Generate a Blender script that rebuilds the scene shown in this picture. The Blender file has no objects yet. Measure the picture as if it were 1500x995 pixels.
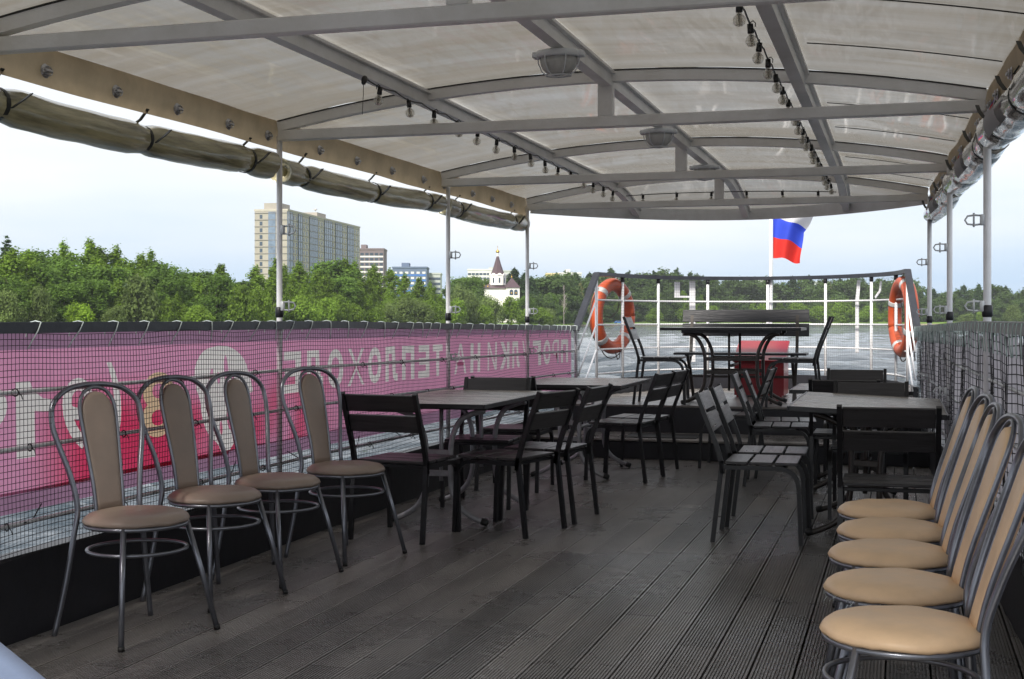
import bpy, bmesh, math, random
from mathutils import Vector, Matrix, noise as mnoise
R = math.radians
random.seed(7)
S = bpy.context.scene
COL = S.collection

# ------------------------------------------------------------------ camera
F_PX = 1950.0
YAW = math.atan(570.0 / F_PX)
cs, sn = math.cos(YAW), math.sin(YAW)
EYE = 1.2
cam_d = bpy.data.cameras.new("camera")
cam = bpy.data.objects.new("camera", cam_d)
COL.objects.link(cam)
cam.location = (0, 0, EYE)
cam.rotation_euler = (R(90), 0, YAW)
cam_d.sensor_width = 36.0
cam_d.lens = 36.0 * F_PX / 1500.0
cam_d.shift_y = -29.5 / 1500.0
cam_d.clip_start = 0.05
cam_d.clip_end = 20000
S.camera = cam

# ------------------------------------------------------------------ sun and sky
SUN_EL, SUN_AZ = R(44), R(189)          # azimuth measured from +Y (bow) clockwise: well astern
sd = bpy.data.lights.new("sun", 'SUN')
sd.energy = 3.8
sd.angle = R(11)
sd.color = (1.0, 0.94, 0.85)
sun = bpy.data.objects.new("sun", sd)
COL.objects.link(sun)
sdir = Vector((math.sin(SUN_AZ) * math.cos(SUN_EL), math.cos(SUN_AZ) * math.cos(SUN_EL), math.sin(SUN_EL)))
sun.rotation_euler = (-sdir).to_track_quat('-Z', 'Y').to_euler()
sun.location = (0, -5, 20)

W = bpy.data.worlds.new("World")
S.world = W
W.use_nodes = True
nt = W.node_tree
nt.nodes.clear()
out = nt.nodes.new('ShaderNodeOutputWorld')
bg = nt.nodes.new('ShaderNodeBackground')
sky = nt.nodes.new('ShaderNodeTexSky')
sky.sky_type = 'NISHITA'
sky.sun_disc = False
sky.sun_elevation = SUN_EL
sky.sun_rotation = SUN_AZ
sky.dust_density = 2.0
sky.air_density = 1.0
tc = nt.nodes.new('ShaderNodeTexCoord')
mp = nt.nodes.new('ShaderNodeMapping')
mp.inputs['Scale'].default_value = (1.2, 1.2, 7.0)
nz = nt.nodes.new('ShaderNodeTexNoise')
nz.inputs['Scale'].default_value = 1.6
nz.inputs['Detail'].default_value = 5
nz.inputs['Roughness'].default_value = 0.5
# a thin veil of cloud: pale blue low down, white higher up, uneven
sepw = nt.nodes.new('ShaderNodeSeparateXYZ')
nt.links.new(tc.outputs['Generated'], sepw.inputs[0])
addn = nt.nodes.new('ShaderNodeMath')
addn.operation = 'MULTIPLY_ADD'
addn.inputs[1].default_value = 0.24
nt.links.new(nz.outputs['Fac'], addn.inputs[0])
nt.links.new(sepw.outputs['Z'], addn.inputs[2])
veil = nt.nodes.new('ShaderNodeValToRGB')
e_ = veil.color_ramp.elements
e_[0].position = 0.115; e_[0].color = (0.50, 0.68, 0.92, 1)
e_[1].position = 0.235; e_[1].color = (0.95, 0.97, 1.0, 1)
nt.links.new(addn.outputs[0], veil.inputs['Fac'])
vs_ = nt.nodes.new('ShaderNodeVectorMath')
vs_.operation = 'SCALE'
vs_.inputs['Scale'].default_value = 6.9
nt.links.new(veil.outputs['Color'], vs_.inputs[0])
mixw = nt.nodes.new('ShaderNodeMixRGB')
mixw.inputs['Fac'].default_value = 0.86
nt.links.new(tc.outputs['Generated'], mp.inputs['Vector'])
nt.links.new(mp.outputs['Vector'], nz.inputs['Vector'])
nt.links.new(sky.outputs['Color'], mixw.inputs['Color1'])
nt.links.new(vs_.outputs['Vector'], mixw.inputs['Color2'])
nt.links.new(mixw.outputs['Color'], bg.inputs['Color'])
bg.inputs['Strength'].default_value = 0.1
nt.links.new(bg.outputs['Background'], out.inputs['Surface'])

S.view_settings.view_transform = 'Standard'
S.view_settings.look = 'None'
S.view_settings.exposure = 0.72
S.view_settings.gamma = 1.0
S.cycles.max_bounces = 8
S.cycles.transparent_max_bounces = 12
S.cycles.caustics_reflective = False
S.cycles.caustics_refractive = False
S.cycles.sample_clamp_indirect = 6.0

# ------------------------------------------------------------------ materials
def mat(name, col, rough=0.5, metal=0.0, var=0.0, vscale=6.0, bump=0.0, bscale=40.0, spec=0.5, trans=0.0,
        coat=0.0, stretch=None, col2=None, objvar=0.0, roughvar=0.0, translucent=0.0):
    m = bpy.data.materials.new(name)
    m.use_nodes = True
    t = m.node_tree
    p = t.nodes['Principled BSDF']
    o = t.nodes['Material Output']
    p.inputs['Roughness'].default_value = rough
    p.inputs['Metallic'].default_value = metal
    p.inputs['Specular IOR Level'].default_value = spec
    p.inputs['Transmission Weight'].default_value = trans
    p.inputs['Coat Weight'].default_value = coat
    p.inputs['Base Color'].default_value = (*col, 1)
    tcn = t.nodes.new('ShaderNodeTexCoord')
    mpn = t.nodes.new('ShaderNodeMapping')
    if stretch: mpn.inputs['Scale'].default_value = stretch
    oi0 = t.nodes.new('ShaderNodeObjectInfo')            # so that copies do not repeat one pattern
    va = t.nodes.new('ShaderNodeVectorMath')
    t.links.new(tcn.outputs['Object'], va.inputs[0])
    t.links.new(oi0.outputs['Location'], va.inputs[1])
    t.links.new(va.outputs['Vector'], mpn.inputs['Vector'])
    csock = None
    if var > 0 or roughvar > 0:
        n = t.nodes.new('ShaderNodeTexNoise')
        n.inputs['Scale'].default_value = vscale
        n.inputs['Detail'].default_value = 6
        n.inputs['Roughness'].default_value = 0.62
        t.links.new(mpn.outputs['Vector'], n.inputs['Vector'])
    if var > 0:
        mr = t.nodes.new('ShaderNodeMapRange')
        mr.inputs['From Min'].default_value = 0.3
        mr.inputs['From Max'].default_value = 0.7
        t.links.new(n.outputs['Fac'], mr.inputs['Value'])
        mx = t.nodes.new('ShaderNodeMixRGB')
        c2 = col2 or tuple(c * (1 - var) for c in col)
        mx.inputs['Color1'].default_value = (*c2, 1)
        mx.inputs['Color2'].default_value = (*(tuple(min(1, c * (1 + var)) for c in col) if not col2 else col), 1)
        t.links.new(mr.outputs['Result'], mx.inputs['Fac'])
        csock = mx.outputs['Color']
    if objvar > 0:
        oi = t.nodes.new('ShaderNodeObjectInfo')
        mr2 = t.nodes.new('ShaderNodeMapRange')
        mr2.inputs['To Min'].default_value = 1 - objvar
        mr2.inputs['To Max'].default_value = 1 + objvar
        t.links.new(oi.outputs['Random'], mr2.inputs['Value'])
        vm = t.nodes.new('ShaderNodeVectorMath')
        vm.operation = 'SCALE'
        if csock: t.links.new(csock, vm.inputs[0])
        else: vm.inputs[0].default_value = col
        t.links.new(mr2.outputs['Result'], vm.inputs['Scale'])
        csock = vm.outputs['Vector']
    if csock: t.links.new(csock, p.inputs['Base Color'])
    if roughvar > 0:
        mr3 = t.nodes.new('ShaderNodeMapRange')
        mr3.inputs['From Min'].default_value = 0.3
        mr3.inputs['From Max'].default_value = 0.7
        mr3.inputs['To Min'].default_value = max(0.02, rough - roughvar)
        mr3.inputs['To Max'].default_value = rough + roughvar
        t.links.new(n.outputs['Fac'], mr3.inputs['Value'])
        t.links.new(mr3.outputs['Result'], p.inputs['Roughness'])
    if bump > 0:
        nb = t.nodes.new('ShaderNodeTexNoise')
        nb.inputs['Scale'].default_value = bscale
        nb.inputs['Detail'].default_value = 4
        t.links.new(mpn.outputs['Vector'], nb.inputs['Vector'])
        b = t.nodes.new('ShaderNodeBump')
        b.inputs['Strength'].default_value = bump
        b.inputs['Distance'].default_value = 0.01
        t.links.new(nb.outputs['Fac'], b.inputs['Height'])
        t.links.new(b.outputs['Normal'], p.inputs['Normal'])
    if translucent > 0:
        tr = t.nodes.new('ShaderNodeBsdfTranslucent')
        tr.inputs['Color'].default_value = (*col, 1)
        if csock: t.links.new(csock, tr.inputs['Color'])
        ms = t.nodes.new('ShaderNodeMixShader')
        ms.inputs['Fac'].default_value = translucent
        t.links.new(p.outputs['BSDF'], ms.inputs[1])
        t.links.new(tr.outputs['BSDF'], ms.inputs[2])
        t.links.new(ms.outputs['Shader'], o.inputs['Surface'])
    return m

M = {}
def plank_mat():
    m = mat('composite_plank', (0.19, 0.176, 0.164), 0.36, var=0.35, vscale=1.6, bump=0.25, bscale=50, stretch=(3.0, 0.6, 1), objvar=0.32)
    t = m.node_tree
    p = t.nodes['Principled BSDF']
    src = p.inputs['Base Color'].links[0].from_socket
    g = t.nodes.new('ShaderNodeNewGeometry')
    n = t.nodes.new('ShaderNodeTexNoise')          # worn, damp and trodden patches that run over many boards
    n.inputs['Scale'].default_value = 1.1
    n.inputs['Detail'].default_value = 7
    n.inputs['Roughness'].default_value = 0.68
    t.links.new(g.outputs['Position'], n.inputs['Vector'])
    a = t.nodes.new('ShaderNodeMapRange')
    for k, v in (('From Min', 0.32), ('From Max', 0.68), ('To Min', 0.76), ('To Max', 1.2)): a.inputs[k].default_value = v
    t.links.new(n.outputs['Fac'], a.inputs['Value'])
    n2 = t.nodes.new('ShaderNodeTexNoise')         # small scuffs and crumbs
    n2.inputs['Scale'].default_value = 38
    n2.inputs['Detail'].default_value = 3
    t.links.new(g.outputs['Position'], n2.inputs['Vector'])
    c = t.nodes.new('ShaderNodeMapRange')
    for k, v in (('From Min', 0.66), ('From Max', 0.74), ('To Min', 1.0), ('To Max', 1.9)): c.inputs[k].default_value = v
    t.links.new(n2.outputs['Fac'], c.inputs['Value'])
    mu = t.nodes.new('ShaderNodeMath'); mu.operation = 'MULTIPLY'
    t.links.new(a.outputs['Result'], mu.inputs[0]); t.links.new(c.outputs['Result'], mu.inputs[1])
    v = t.nodes.new('ShaderNodeVectorMath'); v.operation = 'SCALE'
    t.links.new(src, v.inputs[0]); t.links.new(mu.outputs[0], v.inputs['Scale'])
    t.links.new(v.outputs['Vector'], p.inputs['Base Color'])
    r = t.nodes.new('ShaderNodeMapRange')
    for k, vv in (('From Min', 0.3), ('From Max', 0.7), ('To Min', 0.17), ('To Max', 0.44)): r.inputs[k].default_value = vv
    t.links.new(n.outputs['Fac'], r.inputs['Value'])
    t.links.new(r.outputs['Result'], p.inputs['Roughness'])
    return m
M['plank'] = plank_mat()
M['subdeck'] = mat('subdeck', (0.012, 0.012, 0.012), 0.8)
M['black_paint'] = mat('black_paint', (0.012, 0.012, 0.016), 0.42, var=0.3, vscale=8, bump=0.15, bscale=20)
M['rail_paint'] = mat('rail_paint', (0.022, 0.024, 0.032), 0.35, var=0.3, vscale=10, bump=0.1)
M['grey_rail'] = mat('grey_rail', (0.22, 0.23, 0.24), 0.4, var=0.3, vscale=10)
M['white_paint'] = mat('white_paint', (0.86, 0.86, 0.88), 0.35, var=0.08, vscale=9, bump=0.08, bscale=70)
M['frame_paint'] = mat('canopy_frame_paint', (0.90, 0.90, 0.91), 0.34, var=0.2, col2=(0.72, 0.71, 0.69), vscale=4, bump=0.15, bscale=90)
M['galv'] = mat('galvanised', (0.66, 0.68, 0.70), 0.4, metal=0.15, var=0.2, vscale=15)
M['chair_tube'] = mat('silver_tube', (0.20, 0.21, 0.24), 0.3, metal=0.75, var=0.15, vscale=14)
M['vinyl_lit'] = mat('beige_vinyl_lit', (0.78, 0.55, 0.34), 0.42, var=0.10, vscale=7, bump=0.28, bscale=13, roughvar=0.08)  # starboard copy of the seat vinyl, stronger light put into its colour
M['vinyl_shaded'] = mat('beige_vinyl_shaded', (0.275, 0.215, 0.175), 0.42, var=0.10, vscale=7, bump=0.28, bscale=13, roughvar=0.08)  # same beige vinyl on the port chairs, their shade put into the colour
M['black_slat'] = mat('black_slat', (0.040, 0.038, 0.040), 0.34, var=0.3, vscale=5, bump=0.2, bscale=14, stretch=(9, 0.7, 9), objvar=0.2, roughvar=0.08)
M['bench_slat'] = mat('bench_slat', (0.017, 0.018, 0.023), 0.4, var=0.25, vscale=5, bump=0.2, bscale=14, stretch=(0.7, 9, 9), objvar=0.1)
M['black_tube'] = mat('black_tube', (0.012, 0.012, 0.014), 0.35, var=0.3, vscale=20)
M['table_slat'] = mat('table_slat', (0.28, 0.255, 0.225), 0.30, var=0.35, vscale=6, bump=0.3, bscale=14, stretch=(0.8, 9, 9), objvar=0.3, roughvar=0.12)
M['table_leg'] = mat('table_leg_tube', (0.36, 0.36, 0.38), 0.33, metal=0.2, var=0.25, vscale=12)
M['bow_table_leg'] = mat('brown_table_leg', (0.035, 0.028, 0.024), 0.35, var=0.3, vscale=12)
M['rubber'] = mat('black_rubber', (0.012, 0.012, 0.012), 0.55)
M['net'] = mat('black_net_cord', (0.010, 0.011, 0.014), 0.6)
M['cord'] = mat('white_lashing', (0.55, 0.62, 0.62), 0.6, var=0.15)
M['teal_cord'] = mat('teal_lashing', (0.48, 0.60, 0.57), 0.6, var=0.2)
M['tan_tarp'] = mat('tan_tarp', (0.52, 0.41, 0.27), 0.5, var=0.18, vscale=5, bump=0.3, bscale=12, translucent=0.35)
M['steel'] = mat('steel_fastener', (0.5, 0.5, 0.52), 0.3, metal=0.9)
M['lens'] = mat('ribbed_lamp_glass', (0.72, 0.72, 0.70), 0.25, var=0.1, bump=0.5, bscale=70, stretch=(6, 6, 0.2), translucent=0.3)
M['lamp_white'] = mat('lamp_casing', (0.74, 0.77, 0.80), 0.35)
M['socket'] = mat('black_socket', (0.01, 0.01, 0.01), 0.4)
M['orange'] = mat('lifebuoy_orange', (0.44, 0.072, 0.022), 0.4, var=0.12, vscale=10, bump=0.15, bscale=25)
M['band'] = mat('reflective_band', (0.45, 0.45, 0.45), 0.35, var=0.08)
M['rope'] = mat('rope', (0.07, 0.055, 0.045), 0.8)
M['red_box'] = mat('red_paint', (0.24, 0.008, 0.014), 0.28, var=0.12, vscale=5, bump=0.06, bscale=15)
M['flag_white'] = mat('flag_white', (0.72, 0.72, 0.74), 0.8, translucent=0.4)
M['flag_blue'] = mat('flag_blue', (0.05, 0.10, 0.72), 0.8, var=0.08, translucent=0.4)
M['flag_red'] = mat('flag_red', (0.80, 0.045, 0.035), 0.8, var=0.08, translucent=0.4)
M['letter'] = mat('banner_white_print', (0.92, 0.87, 0.84), 0.5, var=0.04, translucent=0.6)
M['letter_cream'] = mat('banner_cream_print', (0.85, 0.62, 0.40), 0.5, var=0.04, translucent=0.6)
M['hem'] = mat('banner_hem', (0.44, 0.25, 0.38), 0.5, var=0.1, vscale=3, translucent=0.55)
M['curtain'] = mat('grey_curtain', (0.62, 0.58, 0.61), 0.6, var=0.12, vscale=4, bump=0.15, bscale=20, translucent=0.5)
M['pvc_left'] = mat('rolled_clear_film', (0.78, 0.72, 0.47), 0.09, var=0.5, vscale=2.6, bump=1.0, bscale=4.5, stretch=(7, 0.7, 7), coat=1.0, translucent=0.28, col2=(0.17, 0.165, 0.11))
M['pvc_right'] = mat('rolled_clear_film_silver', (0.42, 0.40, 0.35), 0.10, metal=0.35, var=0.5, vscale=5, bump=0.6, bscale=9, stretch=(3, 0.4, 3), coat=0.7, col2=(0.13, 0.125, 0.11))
M['strap'] = mat('dark_strap', (0.03, 0.032, 0.03), 0.5)
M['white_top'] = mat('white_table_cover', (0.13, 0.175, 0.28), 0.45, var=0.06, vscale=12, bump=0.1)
M['trunk'] = mat('bark', (0.12, 0.10, 0.08), 0.9, var=0.4, vscale=3)
M['bare_wood'] = mat('pale_bare_bark', (0.34, 0.30, 0.28), 0.9, var=0.3)

def leafmat(name, c, var=0.35):
    return mat(name, c, 0.7, var=var, vscale=0.35, translucent=0.45, spec=0.15, objvar=0.22)
M['leaf_birch'] = leafmat('birch_leaves', (0.155, 0.25, 0.030))
M['leaf_green'] = leafmat('mid_green_leaves', (0.105, 0.185, 0.030))
M['leaf_dark'] = leafmat('dark_conifer_needles', (0.045, 0.085, 0.030))
M['leaf_willow'] = leafmat('grey_green_willow_leaves', (0.135, 0.19, 0.055))
M['leaf_bright'] = leafmat('yellow_green_leaves', (0.25, 0.40, 0.035))
M['leaf_pale'] = leafmat('pale_spring_leaves', (0.24, 0.25, 0.10))
M['leaf_far'] = leafmat('far_wood_leaves', (0.085, 0.14, 0.040))

# water
def water_mat():
    m = bpy.data.materials.new('river_water')
    m.use_nodes = True
    t = m.node_tree
    p = t.nodes['Principled BSDF']
    p.inputs['Base Color'].default_value = (0.028, 0.042, 0.056, 1)
    p.inputs['Roughness'].default_value = 0.05
    p.inputs['IOR'].default_value = 1.333
    tcn = t.nodes.new('ShaderNodeTexCoord')
    prev = None
    hs = []
    for sc, st, amp in (((1.1, 2.4, 1), 1.0, 0.10), ((3.5, 6.5, 1), 1.0, 0.03)):
        mpn = t.nodes.new('ShaderNodeMapping')
        mpn.inputs['Scale'].default_value = sc
        mpn.inputs['Rotation'].default_value = (0, 0, R(12))
        n = t.nodes.new('ShaderNodeTexNoise')
        n.inputs['Scale'].default_value = 1.0
        n.inputs['Detail'].default_value = 4
        n.inputs['Roughness'].default_value = 0.6
        n.inputs['Distortion'].default_value = 0.6
        t.links.new(tcn.outputs['Object'], mpn.inputs['Vector'])
        t.links.new(mpn.outputs['Vector'], n.inputs['Vector'])
        mu = t.nodes.new('ShaderNodeMath')
        mu.operation = 'MULTIPLY'
        mu.inputs[1].default_value = amp
        t.links.new(n.outputs['Fac'], mu.inputs[0])
        hs.append(mu)
    a = hs[0]
    for b2 in hs[1:]:
        ad = t.nodes.new('ShaderNodeMath')
        ad.operation = 'ADD'
        t.links.new(a.outputs[0], ad.inputs[0])
        t.links.new(b2.outputs[0], ad.inputs[1])
        a = ad
    b = t.nodes.new('ShaderNodeBump')
    b.inputs['Strength'].default_value = 1.0
    b.inputs['Distance'].default_value = 0.75
    t.links.new(a.outputs[0], b.inputs['Height'])
    t.links.new(b.outputs['Normal'], p.inputs['Normal'])
    return m
M['water'] = water_mat()
M['grass'] = mat('bank_grass', (0.12, 0.20, 0.035), 0.9, var=0.4, vscale=0.06, spec=0.1)
M['sand'] = mat('bank_sand', (0.24, 0.21, 0.15), 0.9, var=0.3, vscale=0.2, spec=0.1)

# banner print: pink with a red flower-like blotch
def banner_mat():
    m = bpy.data.materials.new('pink_banner_print')
    m.use_nodes = True
    t = m.node_tree
    p = t.nodes['Principled BSDF']
    o = t.nodes['Material Output']
    p.inputs['Roughness'].default_value = 0.5
    g = t.nodes.new('ShaderNodeNewGeometry')
    sep = t.nodes.new('ShaderNodeSeparateXYZ')
    t.links.new(g.outputs['Position'], sep.inputs[0])
    # red grows towards the lower edge and towards the stern end of the print
    n = t.nodes.new('ShaderNodeTexNoise')
    n.inputs['Scale'].default_value = 1.5
    n.inputs['Detail'].default_value = 2
    t.links.new(g.outputs['Position'], n.inputs['Vector'])
    def mapr(sock, a, b, c=0, d=1):
        r = t.nodes.new('ShaderNodeMapRange')
        r.interpolation_type = 'SMOOTHSTEP'
        for k, v in (('From Min', a), ('From Max', b), ('To Min', c), ('To Max', d)):
            r.inputs[k].default_value = v
        t.links.new(sock, r.inputs['Value'])
        return r.outputs['Result']
    def math2(op, a, b):
        q = t.nodes.new('ShaderNodeMath')
        q.operation = op
        for i, s in enumerate((a, b)):
            if isinstance(s, float): q.inputs[i].default_value = s
            else: t.links.new(s, q.inputs[i])
        q.use_clamp = True
        return q.outputs[0]
    low = mapr(sep.outputs['Z'], 1.0, 0.78)
    mid = math2('MULTIPLY', mapr(sep.outputs['Y'], 4.25, 4.75), mapr(sep.outputs['Y'], 7.6, 6.3))
    blot = mapr(n.outputs['Fac'], 0.30, 0.52)
    red = math2('MULTIPLY', math2('MULTIPLY', low, mid), blot)
    mx = t.nodes.new('ShaderNodeMixRGB')
    mx.inputs['Color1'].default_value = (0.82, 0.37, 0.57, 1)
    mx.inputs['Color2'].default_value = (0.80, 0.06, 0.16, 1)
    t.links.new(red, mx.inputs['Fac'])
    t.links.new(mx.outputs['Color'], p.inputs['Base Color'])
    tr = t.nodes.new('ShaderNodeBsdfTranslucent')
    t.links.new(mx.outputs['Color'], tr.inputs['Color'])
    ms = t.nodes.new('ShaderNodeMixShader')
    ms.inputs['Fac'].default_value = 0.6
    t.links.new(p.outputs['BSDF'], ms.inputs[1])
    t.links.new(tr.outputs['BSDF'], ms.inputs[2])
    t.links.new(ms.outputs['Shader'], o.inputs['Surface'])
    return m
M['banner'] = banner_mat()

# translucent ribbed roof sheet, glossy and grimy underneath
def roof_mat():
    m = bpy.data.materials.new('polycarbonate_roof')
    m.use_nodes = True
    t = m.node_tree
    p = t.nodes['Principled BSDF']
    o = t.nodes['Material Output']
    p.inputs['Roughness'].default_value = 0.07
    p.inputs['Specular IOR Level'].default_value = 1.0
    p.inputs['IOR'].default_value = 1.9
    p.inputs['Coat Weight'].default_value = 0.6
    p.inputs['Coat Roughness'].default_value = 0.04
    g = t.nodes.new('ShaderNodeNewGeometry')
    mp1 = t.nodes.new('ShaderNodeMapping')
    mp1.inputs['Scale'].default_value = (0.35, 3.2, 1)
    n = t.nodes.new('ShaderNodeTexNoise')
    n.inputs['Scale'].default_value = 1.1
    n.inputs['Detail'].default_value = 6
    n.inputs['Roughness'].default_value = 0.65
    t.links.new(g.outputs['Position'], mp1.inputs['Vector'])
    t.links.new(mp1.outputs['Vector'], n.inputs['Vector'])
    ramp = t.nodes.new('ShaderNodeValToRGB')
    ramp.color_ramp.elements[0].position = 0.28
    ramp.color_ramp.elements[0].color = (0.215, 0.195, 0.16, 1)
    ramp.color_ramp.elements[1].position = 0.66
    ramp.color_ramp.elements[1].color = (0.295, 0.295, 0.29, 1)
    t.links.new(n.outputs['Fac'], ramp.inputs['Fac'])
    t.links.new(ramp.outputs['Color'], p.inputs['Base Color'])
    tr = t.nodes.new('ShaderNodeBsdfTranslucent')
    t.links.new(ramp.outputs['Color'], tr.inputs['Color'])
    ms = t.nodes.new('ShaderNodeMixShader')
    ms.inputs['Fac'].default_value = 0.42
    t.links.new(p.outputs['BSDF'], ms.inputs[1])
    t.links.new(tr.outputs['BSDF'], ms.inputs[2])
    t.links.new(ms.outputs['Shader'], o.inputs['Surface'])
    # buckles running fore and aft, and fine ribs running athwart
    mp2 = t.nodes.new('ShaderNodeMapping')
    mp2.inputs['Scale'].default_value = (4.2, 0.8, 1)
    n2 = t.nodes.new('ShaderNodeTexNoise')
    n2.inputs['Scale'].default_value = 1.0
    n2.inputs['Detail'].default_value = 3
    t.links.new(g.outputs['Position'], mp2.inputs['Vector'])
    t.links.new(mp2.outputs['Vector'], n2.inputs['Vector'])
    wv = t.nodes.new('ShaderNodeTexWave')
    wv.bands_direction = 'Y'
    wv.inputs['Scale'].default_value = 30
    t.links.new(g.outputs['Position'], wv.inputs['Vector'])
    b1 = t.nodes.new('ShaderNodeBump')
    b1.inputs['Strength'].default_value = 1.0
    b1.inputs['Distance'].default_value = 0.07
    t.links.new(n2.outputs['Fac'], b1.inputs['Height'])
    b2 = t.nodes.new('ShaderNodeBump')
    b2.inputs['Strength'].default_value = 0.06
    b2.inputs['Distance'].default_value = 0.002
    t.links.new(wv.outputs['Fac'], b2.inputs['Height'])
    t.links.new(b1.outputs['Normal'], b2.inputs['Normal'])
    t.links.new(b2.outputs['Normal'], p.inputs['Normal'])
    return m
M['roof'] = roof_mat()

def bulb_mat():
    m = bpy.data.materials.new('clear_bulb_glass')
    m.use_nodes = True
    t = m.node_tree
    t.nodes.remove(t.nodes['Principled BSDF'])
    o = t.nodes['Material Output']
    tr = t.nodes.new('ShaderNodeBsdfTransparent')
    tr.inputs['Color'].default_value = (0.88, 0.87, 0.84, 1)
    gl = t.nodes.new('ShaderNodeBsdfGlossy')
    gl.inputs['Roughness'].default_value = 0.05
    gl.inputs['Color'].default_value = (0.9, 0.9, 0.9, 1)
    fr = t.nodes.new('ShaderNodeLayerWeight')
    fr.inputs['Blend'].default_value = 0.18
    df = t.nodes.new('ShaderNodeBsdfTranslucent')
    df.inputs['Color'].default_value = (0.9, 0.88, 0.82, 1)
    m2 = t.nodes.new('ShaderNodeMixShader')
    m2.inputs['Fac'].default_value = 0.14
    t.links.new(tr.outputs[0], m2.inputs[1])
    t.links.new(df.outputs[0], m2.inputs[2])
    ms = t.nodes.new('ShaderNodeMixShader')
    t.links.new(fr.outputs['Facing'], ms.inputs['Fac'])
    t.links.new(m2.outputs[0], ms.inputs[1])
    t.links.new(gl.outputs[0], ms.inputs[2])
    t.links.new(ms.outputs[0], o.inputs['Surface'])
    return m
M['bulb'] = bulb_mat()

# ------------------------------------------------------------------ mesh helpers
class MB:
    def __init__(s):
        s.v, s.f, s.mi = [], [], []
    def add(s, vs, fs, mi=0):
        k = len(s.v)
        s.v += [tuple(v) for v in vs]
        s.f += [tuple(i + k for i in f) for f in fs]
        s.mi += [mi] * len(fs)
    def box(s, c, d, bev=0.0, rot=None, mi=0):
        hx, hy, hz = d[0] / 2, d[1] / 2, d[2] / 2
        b = min(bev, hx * .9, hy * .9, hz * .9)
        vs, fs = [], []
        if b <= 0:
            for x in (-hx, hx):
                for y in (-hy, hy):
                    for z in (-hz, hz): vs.append((x, y, z))
            fs = [(0, 1, 3, 2), (4, 6, 7, 5), (0, 4, 5, 1), (2, 3, 7, 6), (0, 2, 6, 4), (1, 5, 7, 3)]
        else:
            idx = {}
            for sx in (-1, 1):
                for sy in (-1, 1):
                    for sz in (-1, 1):
                        for a in range(3):
                            p = [sx * (hx - b), sy * (hy - b), sz * (hz - b)]
                            p[a] = (sx, sy, sz)[a] * (hx, hy, hz)[a]
                            idx[(sx, sy, sz, a)] = len(vs)
                            vs.append(tuple(p))
            for a in range(3):
                u, w = (a + 1) % 3, (a + 2) % 3
                for sg in (-1, 1):
                    q = []
                    for su, sw in ((-1, -1), (1, -1), (1, 1), (-1, 1)):
                        k = [0, 0, 0]; k[a] = sg; k[u] = su; k[w] = sw
                        q.append(idx[(*k, a)])
                    fs.append(tuple(q if sg > 0 else q[::-1]))
                # edges parallel to axis a
                for su in (-1, 1):
                    for sw in (-1, 1):
                        k1 = [0, 0, 0]; k1[u] = su; k1[w] = sw; k1[a] = -1
                        k2 = list(k1); k2[a] = 1
                        q = [idx[(*k1, u)], idx[(*k2, u)], idx[(*k2, w)], idx[(*k1, w)]]
                        fs.append(tuple(q if su * sw < 0 else q[::-1]))
            for sx in (-1, 1):
                for sy in (-1, 1):
                    for sz in (-1, 1):
                        q = [idx[(sx, sy, sz, a)] for a in range(3)]
                        fs.append(tuple(q if sx * sy * sz > 0 else q[::-1]))
        c = Vector(c)
        if rot is not None:
            vs = [rot @ Vector(v) + c for v in vs]
        else:
            vs = [Vector(v) + c for v in vs]
        s.add(vs, fs, mi)
    def tube(s, pts, r, n=8, closed=False, cap=True, mi=0, twist=0.0, sect=None):
        P = [Vector(p) for p in pts]
        m = len(P)
        rr = r if isinstance(r, (list, tuple)) else [r] * m
        tang = []
        for i in range(m):
            if closed: d = P[(i + 1) % m] - P[i - 1]
            else: d = P[min(i + 1, m - 1)] - P[max(i - 1, 0)]
            tang.append(d.normalized() if d.length > 1e-9 else Vector((0, 0, 1)))
        t0 = tang[0]
        ref = Vector((0, 0, 1)) if abs(t0.z) < 0.9 else Vector((0, 1, 0))
        nrm = (ref - t0 * ref.dot(t0)).normalized()
        vs = []
        for i in range(m):
            t1 = tang[i]
            nrm = (nrm - t1 * nrm.dot(t1)).normalized()
            bn = t1.cross(nrm)
            if sect:
                for (a, b) in sect: vs.append(P[i] + nrm * a + bn * b)
            else:
                for k in range(n):
                    a = 2 * math.pi * k / n + twist
                    vs.append(P[i] + nrm * (math.cos(a) * rr[i]) + bn * (math.sin(a) * rr[i]))
        if sect: n = len(sect)
        fs = []
        for i in range(m if closed else m - 1):
            j = (i + 1) % m
            for k in range(n):
                k2 = (k + 1) % n
                fs.append((i * n + k, i * n + k2, j * n + k2, j * n + k))
        if cap and not closed:
            fs.append(tuple(range(n))[::-1])
            fs.append(tuple((m - 1) * n + k for k in range(n)))
        s.add(vs, fs, mi)
    def lathe(s, prof, n=24, c=(0, 0, 0), mi=0, closed_top=True):
        vs, fs = [], []
        for (r, z) in prof:
            for k in range(n):
                a = 2 * math.pi * k / n
                vs.append((c[0] + r * math.cos(a), c[1] + r * math.sin(a), c[2] + z))
        for i in range(len(prof) - 1):
            for k in range(n):
                k2 = (k + 1) % n
                fs.append((i * n + k, i * n + k2, (i + 1) * n + k2, (i + 1) * n + k))
        if closed_top:
            fs.append(tuple((len(prof) - 1) * n + k for k in range(n)))
            fs.append(tuple(range(n))[::-1])
        s.add(vs, fs, mi)
    def grid(s, fn, nu, nv, mi=0):
        vs = [fn(i / nu, j / nv) for i in range(nu + 1) for j in range(nv + 1)]
        fs = [(i * (nv + 1) + j, (i + 1) * (nv + 1) + j, (i + 1) * (nv + 1) + j + 1, i * (nv + 1) + j + 1) for i in range(nu) for j in range(nv)]
        s.add(vs, fs, mi)
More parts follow.
